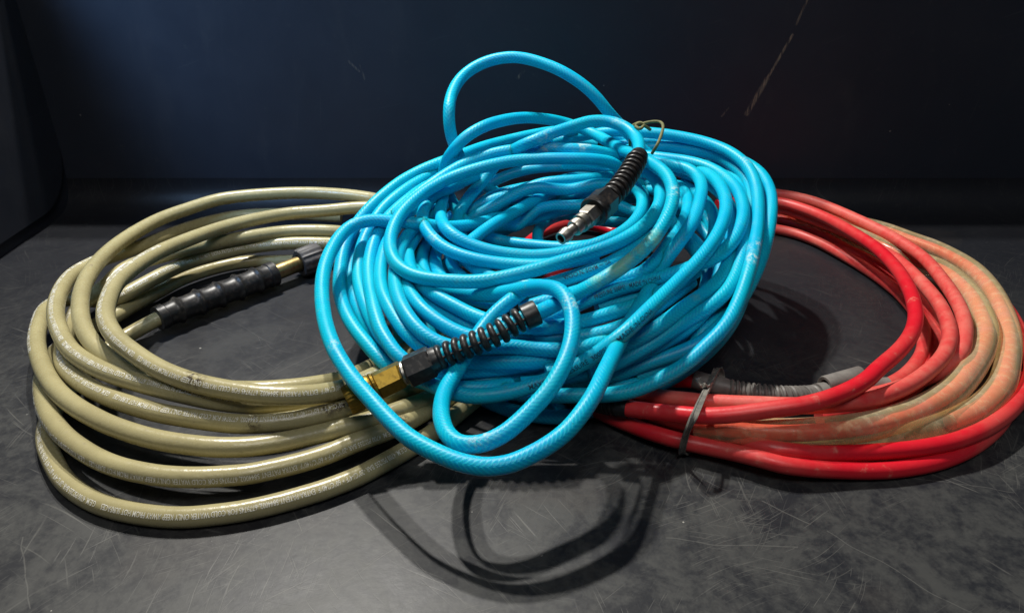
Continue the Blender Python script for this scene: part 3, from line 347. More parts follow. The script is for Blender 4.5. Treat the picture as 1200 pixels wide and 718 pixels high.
def mat_red():
    t = NT("faded_red_rubber")
    o = t.obj(); u = t.sep(t.uv())
    n1 = t.noise(o, 11, 3, 0.5); n2 = t.noise(o, 90, 6, 0.7)
    fade = t.math('ADD', t.math('MULTIPLY', t.step(t.math('MULTIPLY_ADD', n2, 0.25, n1), 0.52, 0.80), 0.40), t.math('MULTIPLY', t.attr("stain"), t.math('MULTIPLY_ADD', t.step(n2, 0.3, 0.65), 0.6, 0.4)), clamp=True)
    base = t.mix(fade, (0.66, 0.006, 0.022), (0.68, 0.135, 0.105))
    ch = t.step(n2, 0.60, 0.72)
    base = t.mix(t.math('MULTIPLY', ch, 0.55), base, (0.66, 0.24, 0.18))
    dk = t.step(t.noise(o, 60, 5, 0.7), 0.64, 0.76)
    base = t.mix(t.math('MULTIPLY', dk, 0.55), base, (0.26, 0.04, 0.025))
    t.set(Base_Color=base, Subsurface_Weight=0.10, Subsurface_Scale=0.002, Subsurface_Radius=(1.0, 0.3, 0.2), IOR=1.47)
    t.set(Roughness=t.math('MULTIPLY_ADD', fade, 0.25, t.math('MULTIPLY_ADD', n2, 0.2, 0.20)))
    t.set(Normal=t.bump(t.noise(o, 300, 4), 0.3, 0.0004))
    return t.m

def mat_sleeve():
    t = NT("yellowed_clear_vinyl")
    o = t.obj()
    n = t.noise(o, 45, 5, 0.65); n2 = t.noise(o, 160, 5, 0.7)
    base = t.mix(t.step(n, 0.35, 0.7), (0.76, 0.61, 0.32), (0.80, 0.68, 0.44))
    base = t.mix(t.math('MULTIPLY', t.step(n2, 0.58, 0.72), 0.5), base, (0.70, 0.60, 0.42))
    t.set(Base_Color=base, IOR=1.45, Roughness=t.math('MULTIPLY_ADD', n2, 0.15, 0.08), Normal=t.bump(n2, 0.15, 0.0004))
    tr = t.node("ShaderNodeBsdfTransparent"); tr.inputs[0].default_value = (1.0, 0.95, 0.78, 1)
    mx = t.node("ShaderNodeMixShader")
    lw = t.node("ShaderNodeLayerWeight"); lw.inputs[0].default_value = 0.5
    fac = t.math('ADD', t.math('MULTIPLY_ADD', lw.outputs["Facing"], 0.55, 0.07), t.math('MULTIPLY', t.step(n2, 0.48, 0.66), 0.16), clamp=True)
    t.link(fac, mx.inputs[0]); t.link(tr.outputs[0], mx.inputs[1]); t.link(t.b.outputs[0], mx.inputs[2])
    t.link(mx.outputs[0], t.out.inputs[0])
    return t.m

def mat_simple(name, c0, c1, scale, rough, metal=0.0, bump=0.2, bdist=0.0003, rvar=0.2, dust=None):
    t = NT(name); o = t.obj()
    n = t.noise(o, scale, 5, 0.65); n2 = t.noise(o, scale * 5, 4, 0.65)
    base = t.mix(t.step(n, 0.35, 0.68), c0, c1)
    if dust:
        base = t.mix(t.math('MULTIPLY', t.step(n2, 0.48, 0.70), dust[1]), base, dust[0])
    t.set(Base_Color=base, Metallic=metal, Roughness=t.math('MULTIPLY_ADD', n2, rvar, rough), Normal=t.bump(n2, bump, bdist))
    return t.m

def scratch_layers(t, o, seeds, warp=0.02):
    """fine hairline scratches: strongly stretched noise in several directions, broken into patches"""
    acc = None
    wv = t.node("ShaderNodeTexNoise"); wv.inputs["Scale"].default_value = 5; wv.inputs["Detail"].default_value = 2
    t.link(o, wv.inputs["Vector"])
    vm = t.node("ShaderNodeVectorMath", operation='MULTIPLY_ADD')
    t.link(wv.outputs["Color"], vm.inputs[0]); vm.inputs[1].default_value = (warp * 3, warp * 3, 0); t.link(o, vm.inputs[2])
    for k, (ang, sx, sy, th, amp) in enumerate(seeds):
        m = t.mapping(t.mapping(vm.outputs[0], loc=(k * 3.7, k * 1.9, k * 5.1), rot=(0, 0, math.radians(ang))), scale=(sx, sy, 1))
        n = t.noise(m, 1.0, 1, 0.4)
        line = t.step(n, th, th + 0.05)
        patch = t.step(t.noise(t.mapping(o, loc=(k * 2.3, -k * 1.1, 0)), 11, 1, 0.5), 0.50, 0.64)
        x = t.math('MULTIPLY', t.math('MULTIPLY', line, patch), amp)
        acc = x if acc is None else t.math('MAXIMUM', acc, x)
    return acc

#FLOORMARK
def mat_floor():
    t = NT("scuffed_black_plastic_floor")
    o = t.obj()
    seeds = [(12, 26, 900, .665, .45), (-28, 34, 1100, .665, .45), (55, 24, 950, .665, .5), (-62, 40, 1200, .66, .4), (85, 30, 1000, .665, .4),
             (33, 15, 760, .69, .65), (118, 44, 1200, .66, .4), (-45, 13, 700, .70, .7), (150, 30, 1100, .665, .4)]
    sc = scratch_layers(t, o, seeds)
    wn = t.node("ShaderNodeTexNoise"); wn.inputs["Scale"].default_value = 22; t.link(o, wn.inputs["Vector"])
    va = t.node("ShaderNodeVectorMath", operation='MULTIPLY_ADD'); t.link(wn.outputs["Color"], va.inputs[0]); va.inputs[1].default_value = (0.012, 0.012, 0); t.link(o, va.inputs[2]); vmo = va.outputs[0]
    big = t.noise(o, 6, 4, 0.62, 0.6); mid = t.noise(o, 26, 5, 0.68, 0.8); fine = t.noise(o, 170, 3, 0.7)
    # scuffed towards the front; the darker strip along the back is painted-in shade
    worn_shade = t.math('SUBTRACT', 1.0, t.step(t.math('MULTIPLY_ADD', big, 0.30, t.sep(o)[1]), 0.44, 0.80))
    sc = t.math('MULTIPLY', sc, t.math('MULTIPLY_ADD', worn_shade, 0.75, 0.25))
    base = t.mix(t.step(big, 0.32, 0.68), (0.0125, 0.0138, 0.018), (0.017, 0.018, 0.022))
    rub_shade = t.math('MULTIPLY', worn_shade, t.math('MULTIPLY_ADD', t.step(t.math('MULTIPLY_ADD', fine, 0.35, t.math('MULTIPLY', mid, 0.65)), 0.38, 0.60), 0.92, 0.08))
    base = t.mix(rub_shade, base, (0.050, 0.051, 0.050))
    base = t.mix(t.math('MULTIPLY', t.step(fine, 0.55, 0.75), 0.16), base, (0.075, 0.075, 0.072))
    base = t.mix(t.math('MULTIPLY', t.step(t.noise(t.mapping(o, loc=(9, 4, 0)), 8, 3, 0.6), 0.56, 0.70), 0.25), base, (0.052, 0.042, 0.036))
    for p, q, w, a in [((0.178, 0.303), (0.232, 0.250), 0.0004, .4), ((0.150, 0.330), (0.172, 0.308), 0.0006, .5), ((0.20, 0.36), (0.30, 0.335), 0.0005, .4),
                       ((-0.26, 0.30), (-0.23, 0.255), 0.0005, .4), ((0.09, 0.30), (0.16, 0.292), 0.0005, .4)]:
        sc = t.math('MAXIMUM', sc, t.math('MULTIPLY', t.math('MULTIPLY', seg_mask(t, vmo, p, q, w, (0, 1)), a), t.step(fine, 0.30, 0.45)))
    base = t.mix(t.math('MULTIPLY', sc, 0.7), base, (0.17, 0.167, 0.152))
    dots = t.node("ShaderNodeTexVoronoi"); dots.inputs["Scale"].default_value = 55; t.link(o, dots.inputs["Vector"])
    dm = t.math('MULTIPLY', t.math('LESS_THAN', dots.outputs["Distance"], 0.05), t.step(t.noise(o, 30, 2), 0.55, 0.6))
    base = t.mix(t.math('MULTIPLY', dm, 0.7), base, (0.40, 0.39, 0.35))
    t.set(Base_Color=base, IOR=1.45, Specular_IOR_Level=0.32)
    t.set(Roughness=t.math('MULTIPLY_ADD', mid, 0.26, 0.30))
    h = t.math('SUBTRACT', t.math('MULTIPLY', t.noise(o, 240, 4), 0.6), t.math('MULTIPLY', sc, 0.5))
    t.set(Normal=t.bump(h, 0.25, 0.0004))
    return t.m

def seg_mask(t, o, p, q, w, ax=(0, 2)):
    """soft mask round the segment p-q in the plane of the two given axes"""
    s = t.sep(o); x, y = s[ax[0]], s[ax[1]]
    dx, dy = q[0] - p[0], q[1] - p[1]; L2 = dx * dx + dy * dy; L = math.sqrt(L2)
    px = t.math('SUBTRACT', x, p[0]); py = t.math('SUBTRACT', y, p[1])
    h = t.math('DIVIDE', t.math('ADD', t.math('MULTIPLY', px, dx), t.math('MULTIPLY', py, dy)), L2, clamp=True)
    ex = t.math('SUBTRACT', px, t.math('MULTIPLY', h, dx)); ey = t.math('SUBTRACT', py, t.math('MULTIPLY', h, dy))
    d = t.math('SQRT', t.math('ADD', t.math('MULTIPLY', ex, ex), t.math('MULTIPLY', ey, ey)))
    return t.math('SUBTRACT', 1.0, t.step(d, w * 0.35, w))

def mat_wall():
    t = NT("black_plastic_wall")
    o = t.obj()
    n = t.noise(o, 5, 4); f = t.noise(o, 120, 5, 0.7)
    base = t.mix(t.step(n, 0.35, 0.7), (0.016, 0.020, 0.031), (0.022, 0.026, 0.038))
    smear = t.math('MULTIPLY', t.step(t.noise(t.mapping(o, rot=(0, math.radians(25), 0), scale=(1, 1, 0.35)), 16, 6, 0.72, 0.6), 0.52, 0.74), 0.5)
    base = t.mix(smear, base, (0.036, 0.038, 0.046))
    base = t.mix(t.math('MULTIPLY', t.step(f, 0.60, 0.74), 0.35), base, (0.05, 0.05, 0.052))
    # scraped-off streaks (x, z in metres on the wall)
    streak = None
    for p, q, w, a in [((0.287, 0.186), (0.262, 0.128), 0.0018, 0.9), ((0.268, 0.142), (0.2525, 0.106), 0.0036, 0.8), ((0.296, 0.220), (0.289, 0.196), 0.0016, .55),
                       ((0.232, 0.112), (0.226, 0.103), 0.0012, .4), ((-0.170, 0.160), (-0.160, 0.150), 0.0016, .3), ((-0.158, 0.156), (-0.155, 0.142), 0.0013, .22),
                       ((0.006, 0.143), (0.012, 0.150), 0.0022, .45), ((-0.200, 0.026), (-0.214, 0.027), 0.0035, .8)]:
        m = t.math('MULTIPLY', seg_mask(t, o, p, q, w), a)
        streak = m if streak is None else t.math('MAXIMUM', streak, m)
    brk = t.step(t.noise(t.mapping(o, rot=(0, math.radians(-23), 0), scale=(1, 1, 0.12)), 420, 5, 0.75), 0.40, 0.66)
    sm = t.math('MULTIPLY', streak, brk)
    base = t.mix(sm, base, (0.30, 0.235, 0.165))
    sc = scratch_layers(t, t.mapping(o, rot=(math.radians(90), 0, 0)), [(20, 9, 420, .74, .5), (-50, 10, 460, .74, .5), (80, 8, 380, .74, .5)])
    base = t.mix(t.math('MULTIPLY', sc, 0.35), base, (0.12, 0.12, 0.12))
    sp = t.node("ShaderNodeTexVoronoi"); sp.inputs["Scale"].default_value = 26; t.link(o, sp.inputs["Vector"])
    base = t.mix(t.math('MULTIPLY', t.math('LESS_THAN', sp.outputs["Distance"], 0.028), 0.35), base, (0.30, 0.29, 0.27))
    t.set(Base_Color=base, IOR=1.45, Roughness=t.math('ADD', t.math('MULTIPLY_ADD', t.noise(o, 14, 5, 0.7, 0.8), 0.35, 0.40), t.math('MULTIPLY', sm, 0.2)))
    t.set(Normal=t.bump(t.noise(o, 30, 3), 0.15, 0.001))
    return t.m

M = dict(
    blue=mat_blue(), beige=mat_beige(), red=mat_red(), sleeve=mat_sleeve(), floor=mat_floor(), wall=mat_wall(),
    black=mat_simple("black_moulded_rubber", (0.012, 0.012, 0.013), (0.026, 0.025, 0.025), 60, 0.30, dust=((0.16, 0.14, 0.12), 0.28)),
    black2=mat_simple("black_nylon", (0.010, 0.010, 0.011), (0.020, 0.019, 0.019), 60, 0.26, dust=((0.10, 0.075, 0.055), 0.35)),
    grey_nut=mat_simple("worn_grey_black_plastic", (0.040, 0.038, 0.040), (0.075, 0.070, 0.070), 70, 0.45, dust=((0.20, 0.19, 0.18), 0.35)),
    dusty=mat_simple("dusty_grey_rubber", (0.13, 0.12, 0.11), (0.24, 0.225, 0.205), 30, 0.38, bump=0.05, dust=((0.26, 0.245, 0.22), 0.3)),
    brass=mat_simple("dull_brass", (0.46, 0.30, 0.055), (0.36, 0.22, 0.04), 70, 0.30, metal=1.0, dust=((0.16, 0.10, 0.03), 0.5)),
    pale_brass=mat_simple("tarnished_pale_brass", (0.52, 0.42, 0.20), (0.34, 0.24, 0.10), 90, 0.28, metal=1.0, dust=((0.12, 0.08, 0.03), 0.5)),
    steel=mat_simple("dull_zinc_steel", (0.50, 0.48, 0.43), (0.34, 0.32, 0.28), 110, 0.30, metal=1.0, dust=((0.18, 0.15, 0.11), 0.5)),
    bore_shade=mat_simple("painted_bore_shade", (0.006, 0.006, 0.006), (0.01, 0.01, 0.01), 40, 0.6),
    tie=mat_simple("glossy_grey_strap", (0.20, 0.19, 0.17), (0.36, 0.34, 0.30), 80, 0.16, metal=0.25, rvar=0.2, dust=((0.06, 0.055, 0.05), 0.5)),
    cord=mat_simple("olive_cord", (0.19, 0.19, 0.075), (0.13, 0.135, 0.05), 300, 0.55, bump=0.8, bdist=0.0006),
    white_ink=mat_simple("worn_white_ink", (0.86, 0.85, 0.78), (0.74, 0.72, 0.62), 300, 0.35, dust=((0.42, 0.38, 0.22), 0.6)),
    black_ink=mat_simple("faded_dark_ink", (0.003, 0.03, 0.06), (0.003, 0.06, 0.11), 300, 0.35, dust=((0.0, 0.20, 0.36), 0.35)),
    chip=mat_simple("pale_wood_chip", (0.40, 0.31, 0.18), (0.30, 0.21, 0.11), 120, 0.7),
)

# ------------------------------------------------------------------ the tub: floor, back wall with a cove, left wall with liner
XL, XR, YB, YF, ZT, RC = -0.500, 0.95, 0.797, -0.55, 0.33, 0.034
def grid(nx, ny, fn):
    V = [fn(i / nx, j / ny) for j in range(ny + 1) for i in range(nx + 1)]
    Fc = [(j * (nx + 1) + i, j * (nx + 1) + i + 1, (j + 1) * (nx + 1) + i + 1, (j + 1) * (nx + 1) + i) for j in range(ny) for i in range(nx)]
    return V, Fc
def floor_pt(a, b):
    x = XL + (XR - XL) * a
    if b < 0.75:
        return (x, YF + (YB - RC - YF) * b / 0.75, 0.0)
    th = (b - 0.75) / 0.25 * math.pi / 2
    return (x, YB - RC + RC * math.sin(th), RC - RC * math.cos(th))
mb = MB(); mb.raw(*grid(40, 48, floor_pt))
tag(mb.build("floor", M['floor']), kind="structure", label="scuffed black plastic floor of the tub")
mb = MB(); mb.raw(*grid(40, 8, lambda a, b: (XL + (XR - XL) * a, YB, RC + (ZT - RC) * b)))
tag(mb.build("back_wall", M['wall']), kind="structure", label="black plastic back wall with tan scrape")
mb = MB(); mb.raw(*grid(10, 10, lambda a, b: (XL, YB - (YB - YF) * a, ZT * b)))
left = tag(mb.build("left_wall", M['wall']), kind="structure", label="dark plastic left wall")
# liner panel on the left wall, its lower rear corner rounded
ol = [(YB - 0.001, ZT - 0.002)]
cy, cz, rr = YB - 0.001 - 0.06, 0.014 + 0.06, 0.06
for k in range(13):
    a = -k / 12 * math.pi / 2
    ol.append((cy + rr * math.cos(a), cz + rr * math.sin(a)))
ol += [(YF, 0.014), (YF, ZT - 0.002)]
n = len(ol)
V = [(XL + 0.0035, y, z) for y, z in ol] + [(XL + 0.0005, y, z) for y, z in ol]
Fc = [tuple(range(n))[::-1], tuple(range(n, 2 * n))] + [(i, (i + 1) % n, n + (i + 1) % n, n + i) for i in range(n)]
mb = MB(); mb.raw(V, Fc)
lp = mb.build("liner_panel", M['wall'], left, smooth=False)

# ------------------------------------------------------------------ hoses
def ball_wear(spots):
    if not spots: return None
    def f(V):
        w = np.zeros(len(V))
        for (x, y, z, r) in spots:
            d = np.linalg.norm(V - np.array([x, y, z]) / 1000.0, axis=1) / (r / 1000.0)
            w = np.maximum(w, np.clip(1.6 * (1 - d), 0, 1))
        return w
    return f

def tube_object(name, strands, r, mat, parent, sides=18, wear=(), stain=(), step=0.003, fade=None):
    mb = MB(); u0 = 0.0; fd = []
    for sname in strands:
        p = strand(sname, step)
        mb.lathe(p, [(s, r) for s in p.s], sides, u0=u0, wear=ball_wear(wear))
        u0 += p.length
        fd.append(np.full(len(p.s) * sides, (fade or {}).get(sname, 0.0)))
    o = mb.build(name, mat, parent)
    V = np.vstack(mb.v); w = np.zeros(len(V))
    sf = ball_wear(stain)
    if sf: w = sf(V)
    w = np.maximum(w, np.concatenate(fd))
    at = o.data.attributes.new("stain", 'FLOAT', 'POINT'); at.data.foreach_set("value", w.astype(np.float32))
    return o

def lettering(name, items, mat, parent):
    """items: (path, hose radius, start arc, direction, text, letter height, width factor, facing vector)"""
    for path, r, s0, dr, text, hgt, wf, face in items:
        mb = MB()
        cu = bpy.data.curves.new("lettering_curve", 'FONT'); cu.body = text; cu.size = 1.0; cu.resolution_u = 2; cu.offset = 0.006
        to = bpy.data.objects.new("lettering_tmp", cu); col.objects.link(to)
        me = bpy.data.meshes.new_from_object(to)
        co = np.empty(len(me.vertices) * 3); me.vertices.foreach_get("co", co); co = co.reshape(-1, 3)
        faces = [tuple(p.vertices) for p in me.polygons]
        bpy.data.objects.remove(to); bpy.data.curves.remove(cu); bpy.data.meshes.remove(me)
        if not len(co): continue
        k = hgt / 0.70
        s = s0 + dr * co[:, 0] * k * wf
        ok = (s > 0.0) & (s < path.length)
        p, t, _, _ = path.extend(s)
        t = t * dr
        fv = np.broadcast_to(np.array(face, float), p.shape)
        nn = fv - t * (fv * t).sum(1)[:, None]; nn /= np.linalg.norm(nn, axis=1)[:, None]
        upv = np.cross(nn, t)
        a = (co[:, 1] * k - hgt / 2) / r
        pos = p + (nn * np.cos(a)[:, None] + upv * np.sin(a)[:, None]) * (r + 0.00014)
        fs = [f for f in faces if all(ok[i] for i in f)]
        mb.raw(pos, fs)
        mb.build(name, mat, parent)

# ---- beige pressure hose
beige = tag(empty("pressure_hose"), "coiled beige rubber pressure hose with white lettering, left of the blue hose", "hose")
BS = ['bg_A', 'bg_D', 'bg_B', 'bg_H', 'bg_I', 'bg_K', 'bg_M']
RB, RL, RR = 0.0060, 0.0049, 0.0053
bt = tube_object("hose_tube", BS, RB, M['beige'], beige, 20, wear=[(-191.2,366.5,56.2,6.0),(-186.7,365.0,55.9,6.0),(-111.6,365.3,34.5,7.0),(-105.4,368.8,33.9,6.0),(-70.0,367.1,22.6,9.0),(-152.6,352.5,32.7,7.0)])
FACE = (0.0, -0.72, 0.70)
TXT = "G.E.M. 4700 PSI/255 BAR -20\u00b0C/-4\u00b0F + 60\u00b0C/140\u00b0F  EXTRA PATENT 5844002, 6779745 FOR COLD WATER ONLY KEEP AWAY FROM HOT SURFACES     "
items = []
for nm, off, face in [('bg_M', 0.015, FACE), ('bg_K', 0.03, (0, -0.93, 0.25)), ('bg_I', 0.33, (0, -0.85, 0.5)), ('bg_H', 0.02, (0, -0.45, 0.9)), ('bg_B', 0.06, (0, -0.5, 0.86)), ('bg_D', 0.03, (0, -0.75, 0.66))]:
    p = strand(nm)
    items.append((p, RB, p.length - 0.055 - off, -1, TXT + TXT, 0.0031, 0.62, face))
lettering("printed_lettering", items, M['white_ink'], bt)
ax = strand('bg_fit', 0.002)
Lf = ax.length
g0, g1 = -0.004, Lf * 0.685
prof = []
for k in range(121):
    s = g0 + (g1 - g0) * k / 120
    x = (s - g0) / (g1 - g0)
    r = 0.0100 + 0.0012 * x
    c = (x * 6.0) % 1.0
    r += 0.0013 * math.exp(-((min(c, 1 - c)) / 0.09) ** 2) * (0.06 < x < 0.96)
    r -= 0.0009 * math.sin(math.pi * c) * (0.06 < x < 0.94)
    prof.append((s, r))
prof = [(g0, 0.0065), (g0, 0.0096)] + prof + [(g1, 0.0070)]
MB().lathe(ax, prof, 28).build("bend_guard", M['black'], beige)
b0, b1 = g1 - 0.004, Lf * 0.86
MB().lathe(ax, [(b0, 0.0068), (g1 + 0.001, 0.0072), (b1 - 0.002, 0.0070), (b1 + 0.004, 0.0066)], 22).build("brass_ferrule", M['pale_brass'], beige)
nut = empty("knurled_nut"); nut.parent = beige
def grips(s, ang): return 1 + 0.035 * np.sign(np.sin(ang * 14))[None, :] * np.ones(len(s))[:, None]
nb = MB().lathe(ax, [(b1, 0.0080), (b1, 0.0118), (b1 + 0.002, 0.0128), (b1 + 0.019, 0.0132), (b1 + 0.021, 0.0124), (b1 + 0.021, 0.0085), (b1 + 0.010, 0.0084)], 56, jit=grips, cap0=False)
bpy.data.objects.remove(nut)
nb.build("knurled_nut", M['grey_nut'], beige)

# ---- red hose with yellowed sleeves
red = tag(empty("red_hose"), "coiled faded red rubber hose with yellowed clear sleeves, right of the blue hose", "hose")
RS = [n for n in STRANDS if STRANDS[n][0] == 'red']
tube_object("hose_tube", RS, RR, M['red'], red, 18, fade=dict(rd_1=0.80, rd_2=0.75, rd_s1=0.6, rd_s2=0.6, rd_i=0.08, rd_3=0.05, rd_4=0.08, rd_5=0.4, rd_6=0.5))
def sleeve(path_names, a, b, r):
    mb = MB()
    if isinstance(path_names, str): path_names = [path_names]
    pts = np.vstack([np.array(STRANDS[n][1], float).reshape(-1, 3)[(0 if i == 0 else 1):] for i, n in enumerate(path_names)]) / 10000.0
    p = Path(pts, 0.003)
    ss = np.linspace(p.length * a, p.length * b, int(p.length * (b - a) / 0.003))
    jit = lambda s, ang: 1 + 0.02 * np.sin(s[:, None] * 60 + 1.3) * np.cos(ang[None, :] * 2 + s[:, None] * 18)
    prof = [(s, r) for s in ss]
    mb.lathe(p, prof, 22, cap0=False, cap1=False, jit=jit)
    return mb.build("clear_sleeve", M['sleeve'], red)
sleeve('rd_s1', 0.0, 0.93, 0.0092)
sleeve(['rd_s2', 'rd_s2t'], 0.03, 1.0, 0.0088)
# spring guards of the red hose
def spring(path, s0, s1, r, wire, pitch, name, mat, parent, core=True):
    mb = MB()
    n = max(16, int((s1 - s0) / pitch * 14))
    s = np.linspace(s0, s1, n); a = (s - s0) / pitch * 2 * np.pi
    p, t, nn, b = path.extend(s)
    pts = p + nn * (np.cos(a) * r)[:, None] + b * (np.sin(a) * r)[:, None]
    hp = Path(pts, 0.0016)
    mb.lathe(hp, [(q, wire) for q in hp.s], 7)
    if core:
        cs = np.linspace(s0, s1, 24)
        mb.lathe(path, [(q, r) for q in cs], 18)
    return mb.build(name, mat, parent)
gp = strand('rd_g', 0.002); GL = gp.length
spring(gp, 0.020, GL * 0.63, 0.0058, 0.0014, 0.0036, "bend_guard", M['dusty'], red)
MB().lathe(gp, [(-0.003, 0.0055), (-0.003, 0.0066), (0.012, 0.0068), (0.016, 0.0072), (0.021, 0.0066), (0.021, 0.005)], 22).build("guard_collar", M['dusty'], red)
q = GL * 0.63
MB().lathe(gp, [(q - 0.002, 0.004), (q - 0.002, 0.0078), (q + 0.014, 0.0078), (q + 0.014, 0.0062), (q + 0.030, 0.0060), (GL, 0.0055), (GL, 0.003), (GL - 0.01, 0.003)], 18).build("hose_coupling", M['dusty'], red)
# short open pipe end standing beside the coupling
rp = Path(np.array([(212.2,415.6,16.0),(223.5,420.7,16.0),(240.9,426.5,17.0)]) / 1000.0, 0.001)
MB().lathe(rp, [(0.010, 0.0042), (0.0005, 0.0042), (0.0, 0.0048), (0.0, 0.0064), (0.0012, 0.0068), (rp.length, 0.0068)], 24, cap0=False).build("pipe_end", M['dusty'], red)
MB().lathe(rp, [(0.0035, 0.0041), (0.0045, 0.0041)], 20).build("bore_shade_disc", M['bore_shade'], bpy.data.objects["pipe_end"])  # dark disc plugging the pipe, the shade inside painted as colour
ep = strand('rd_ie', 0.002)
spring(ep, 0.004, ep.length, 0.0056, 0.0009, 0.0028, "bend_guard", M['black'], red)
MB().lathe(ep, [(-0.002, 0.0052), (-0.002, 0.0063), (0.005, 0.0066), (0.006, 0.005)], 20).build("guard_collar", M['black'], red)

# ---- blue air hose
blue = tag(empty("air_hose"), "tangled bright blue air hose piled in the middle on top of the others", "hose")
US = [n for n in STRANDS if STRANDS[n][0] == 'blue']
ut = tube_object("hose_tube", US, RL, M['blue'], blue, 16, wear=[(171.8,478.5,94.1,9.0),(166.9,465.6,89.6,8.0),(115.5,502.9,125.1,7.0),(190.2,581.5,122.2,5.0),(-15.9,303.4,60.8,9.0),(34.4,385.4,97.2,7.0),(-57.8,508.7,86.5,6.0),(28.1,593.3,133.4,12.0),(56.5,590.6,133.1,10.0),(-117.6,515.4,97.0,5.0),(87.0,601.4,151.1,8.0),(-106.8,376.6,73.5,5.0)], stain=[(81.1,446.8,100.0,14.0),(69.8,440.2,94.1,14.0),(92.7,457.0,106.3,12.0),(59.5,436.0,89.3,12.0)])
items = []
def arc_near(path, x, y, z):
    d = np.linalg.norm(path.p - np.array([x, y, z]) / 1000.0, axis=1)
    return path.s[int(np.argmin(d))]
p = strand('b16'); items.append((p, RL, arc_near(p, 9.8, 373.2, 44.4), -1, 'MAXIMUM  PRESSURE  300PSI — MADE IN CHINA', 0.0031, 0.95, (0.25, -0.8, 0.55)))
p = strand('b17'); items.append((p, RL, arc_near(p, 51.7, 433.4, 72.9), -1, 'PRESSURE 300PSI   MADE IN CHINA', 0.003, 0.75, (0.0, -0.85, 0.5)))
p = strand('b20'); items.append((p, RL, arc_near(p, 66.0, 463.9, 84.2), -1, 'PSI — MADE IN CHINA', 0.003, 0.8, (0, -0.7, 0.7)))
lettering("printed_lettering", items, M['black_ink'], ut)

def hexnut(path, s0, s1, rc, name, mat, parent, phase=0.3, bevel=0.0012):
    r0 = rc * 0.90
    return MB().lathe(path, [(s0, r0 * 0.8), (s0, r0), (s0 + bevel, rc), (s1 - bevel, rc), (s1, r0), (s1, r0 * 0.8)], 6, phase=phase).build(name, mat, parent, smooth=False)

def ring_on(path, s, r, w, parent, mat, tilt=0.0):
    mb = MB(); prof = []
    for k in range(9):
        a = math.pi * k / 8
        prof.append((s - w / 2 * math.cos(a), r - w * 0.45 + w * 0.45 * math.sin(a)))
    prof = [(s - w / 2, r - w * 0.9)] + prof + [(s + w / 2, r - w * 0.9)]
    mb.lathe(path, prof, 26, cap0=False, cap1=False)
    return mb.build("ring", mat, parent)

# upper end: tight ribbed guard, black nut, steel plug
fp = strand('fit1', 0.001); FL = fp.length
gend = FL * 0.50
gd = MB().lathe(fp, [(-0.002, 0.0050), (-0.002, 0.0066), (0.0035, 0.0070), (0.004, 0.0062), (gend * 0.5, 0.0060), (gend, 0.0064)], 24).build("bend_guard", M['black2'], blue)
for k in range(10):
    ring_on(fp, 0.0072 + (gend - 0.008) * k / 9.6, 0.0078, 0.0031, gd, M['black2'])
hexnut(fp, gend - 0.001, gend + 0.016, 0.0098, "hex_nut", M['black2'], blue, 0.5)
MB().lathe(fp, [(gend + 0.014, 0.007), (gend + 0.014, 0.0098), (gend + 0.019, 0.0100), (gend + 0.020, 0.0092), (gend + 0.020, 0.0066)], 26).build("lock_collar", M['black2'], blue)
q = gend + 0.018
hexnut(fp, q, q + 0.012, 0.0068, "plug_hex", M['steel'], blue, 0.2)
p0 = q + 0.0115
MB().lathe(fp, [(p0, 0.0050), (p0 + 0.002, 0.0050), (p0 + 0.002, 0.0060), (p0 + 0.0055, 0.0060), (p0 + 0.0055, 0.0046), (p0 + 0.0075, 0.0046), (p0 + 0.0075, 0.0054), (p0 + 0.011, 0.0054), (p0 + 0.012, 0.0048),
               (p0 + 0.012, 0.0036), (p0 + 0.018, 0.0034), (p0 + 0.018, 0.0046), (p0 + 0.021, 0.0046), (p0 + 0.0225, 0.0040), (p0 + 0.0245, 0.0040), (p0 + 0.0245, 0.0027), (p0 + 0.018, 0.0024)], 24).build("steel_plug", M['steel'], blue)
# lower end: open ringed guard, black nut, brass coupler
fp = strand('fit2', 0.001); FL = fp.length
gend = FL * 0.585
gd = MB().lathe(fp, [(-0.001, 0.0052), (-0.001, 0.0076), (0.0, 0.0079), (0.0080, 0.0079), (0.0085, 0.0052)], 26).build("bend_guard", M['black'], blue)
for k in range(10):
    ring_on(fp, 0.0118 + (gend - 0.012) * k / 9.4, 0.0080, 0.0041, gd, M['black'])
for a in (0.4, 0.4 + math.pi):      # bars that join the rings
    ss = np.linspace(0.004, gend, 30); p, t, nn, b = fp.extend(ss)
    pts = p + (nn * math.cos(a) + b * math.sin(a)) * 0.0054
    bp = Path(pts, 0.003)
    MB().lathe(bp, [(s, 0.0008) for s in bp.s], 6).build("guard_bar", M['black'], gd)
tp = MB().lathe(fp, [(s, RL) for s in np.linspace(-0.002, gend, 30)], 16, u0=3.1)
tp.build("hose_end", M['blue'], blue)
MB().lathe(fp, [(gend - 0.002, 0.005), (gend - 0.001, 0.0076), (gend + 0.004, 0.0086), (gend + 0.006, 0.008)], 26).build("nut_neck", M['black'], blue)
hexnut(fp, gend + 0.003, gend + 0.020, 0.0104, "hex_nut", M['black'], blue, 0.35)
q = gend + 0.0195
MB().lathe(fp, [(q - 0.001, 0.0072), (q + 0.002, 0.0078), (q + 0.003, 0.0072), (q + 0.0045, 0.0066)], 26).build("steel_washer", M['steel'], blue)
hexnut(fp, q + 0.003, q + 0.021, 0.0088, "brass_hex", M['brass'], blue, 0.35)
def knurl(s, ang): return 1 + 0.012 * np.sign(np.sin(ang * 30))[None, :] * np.ones(len(s))[:, None]
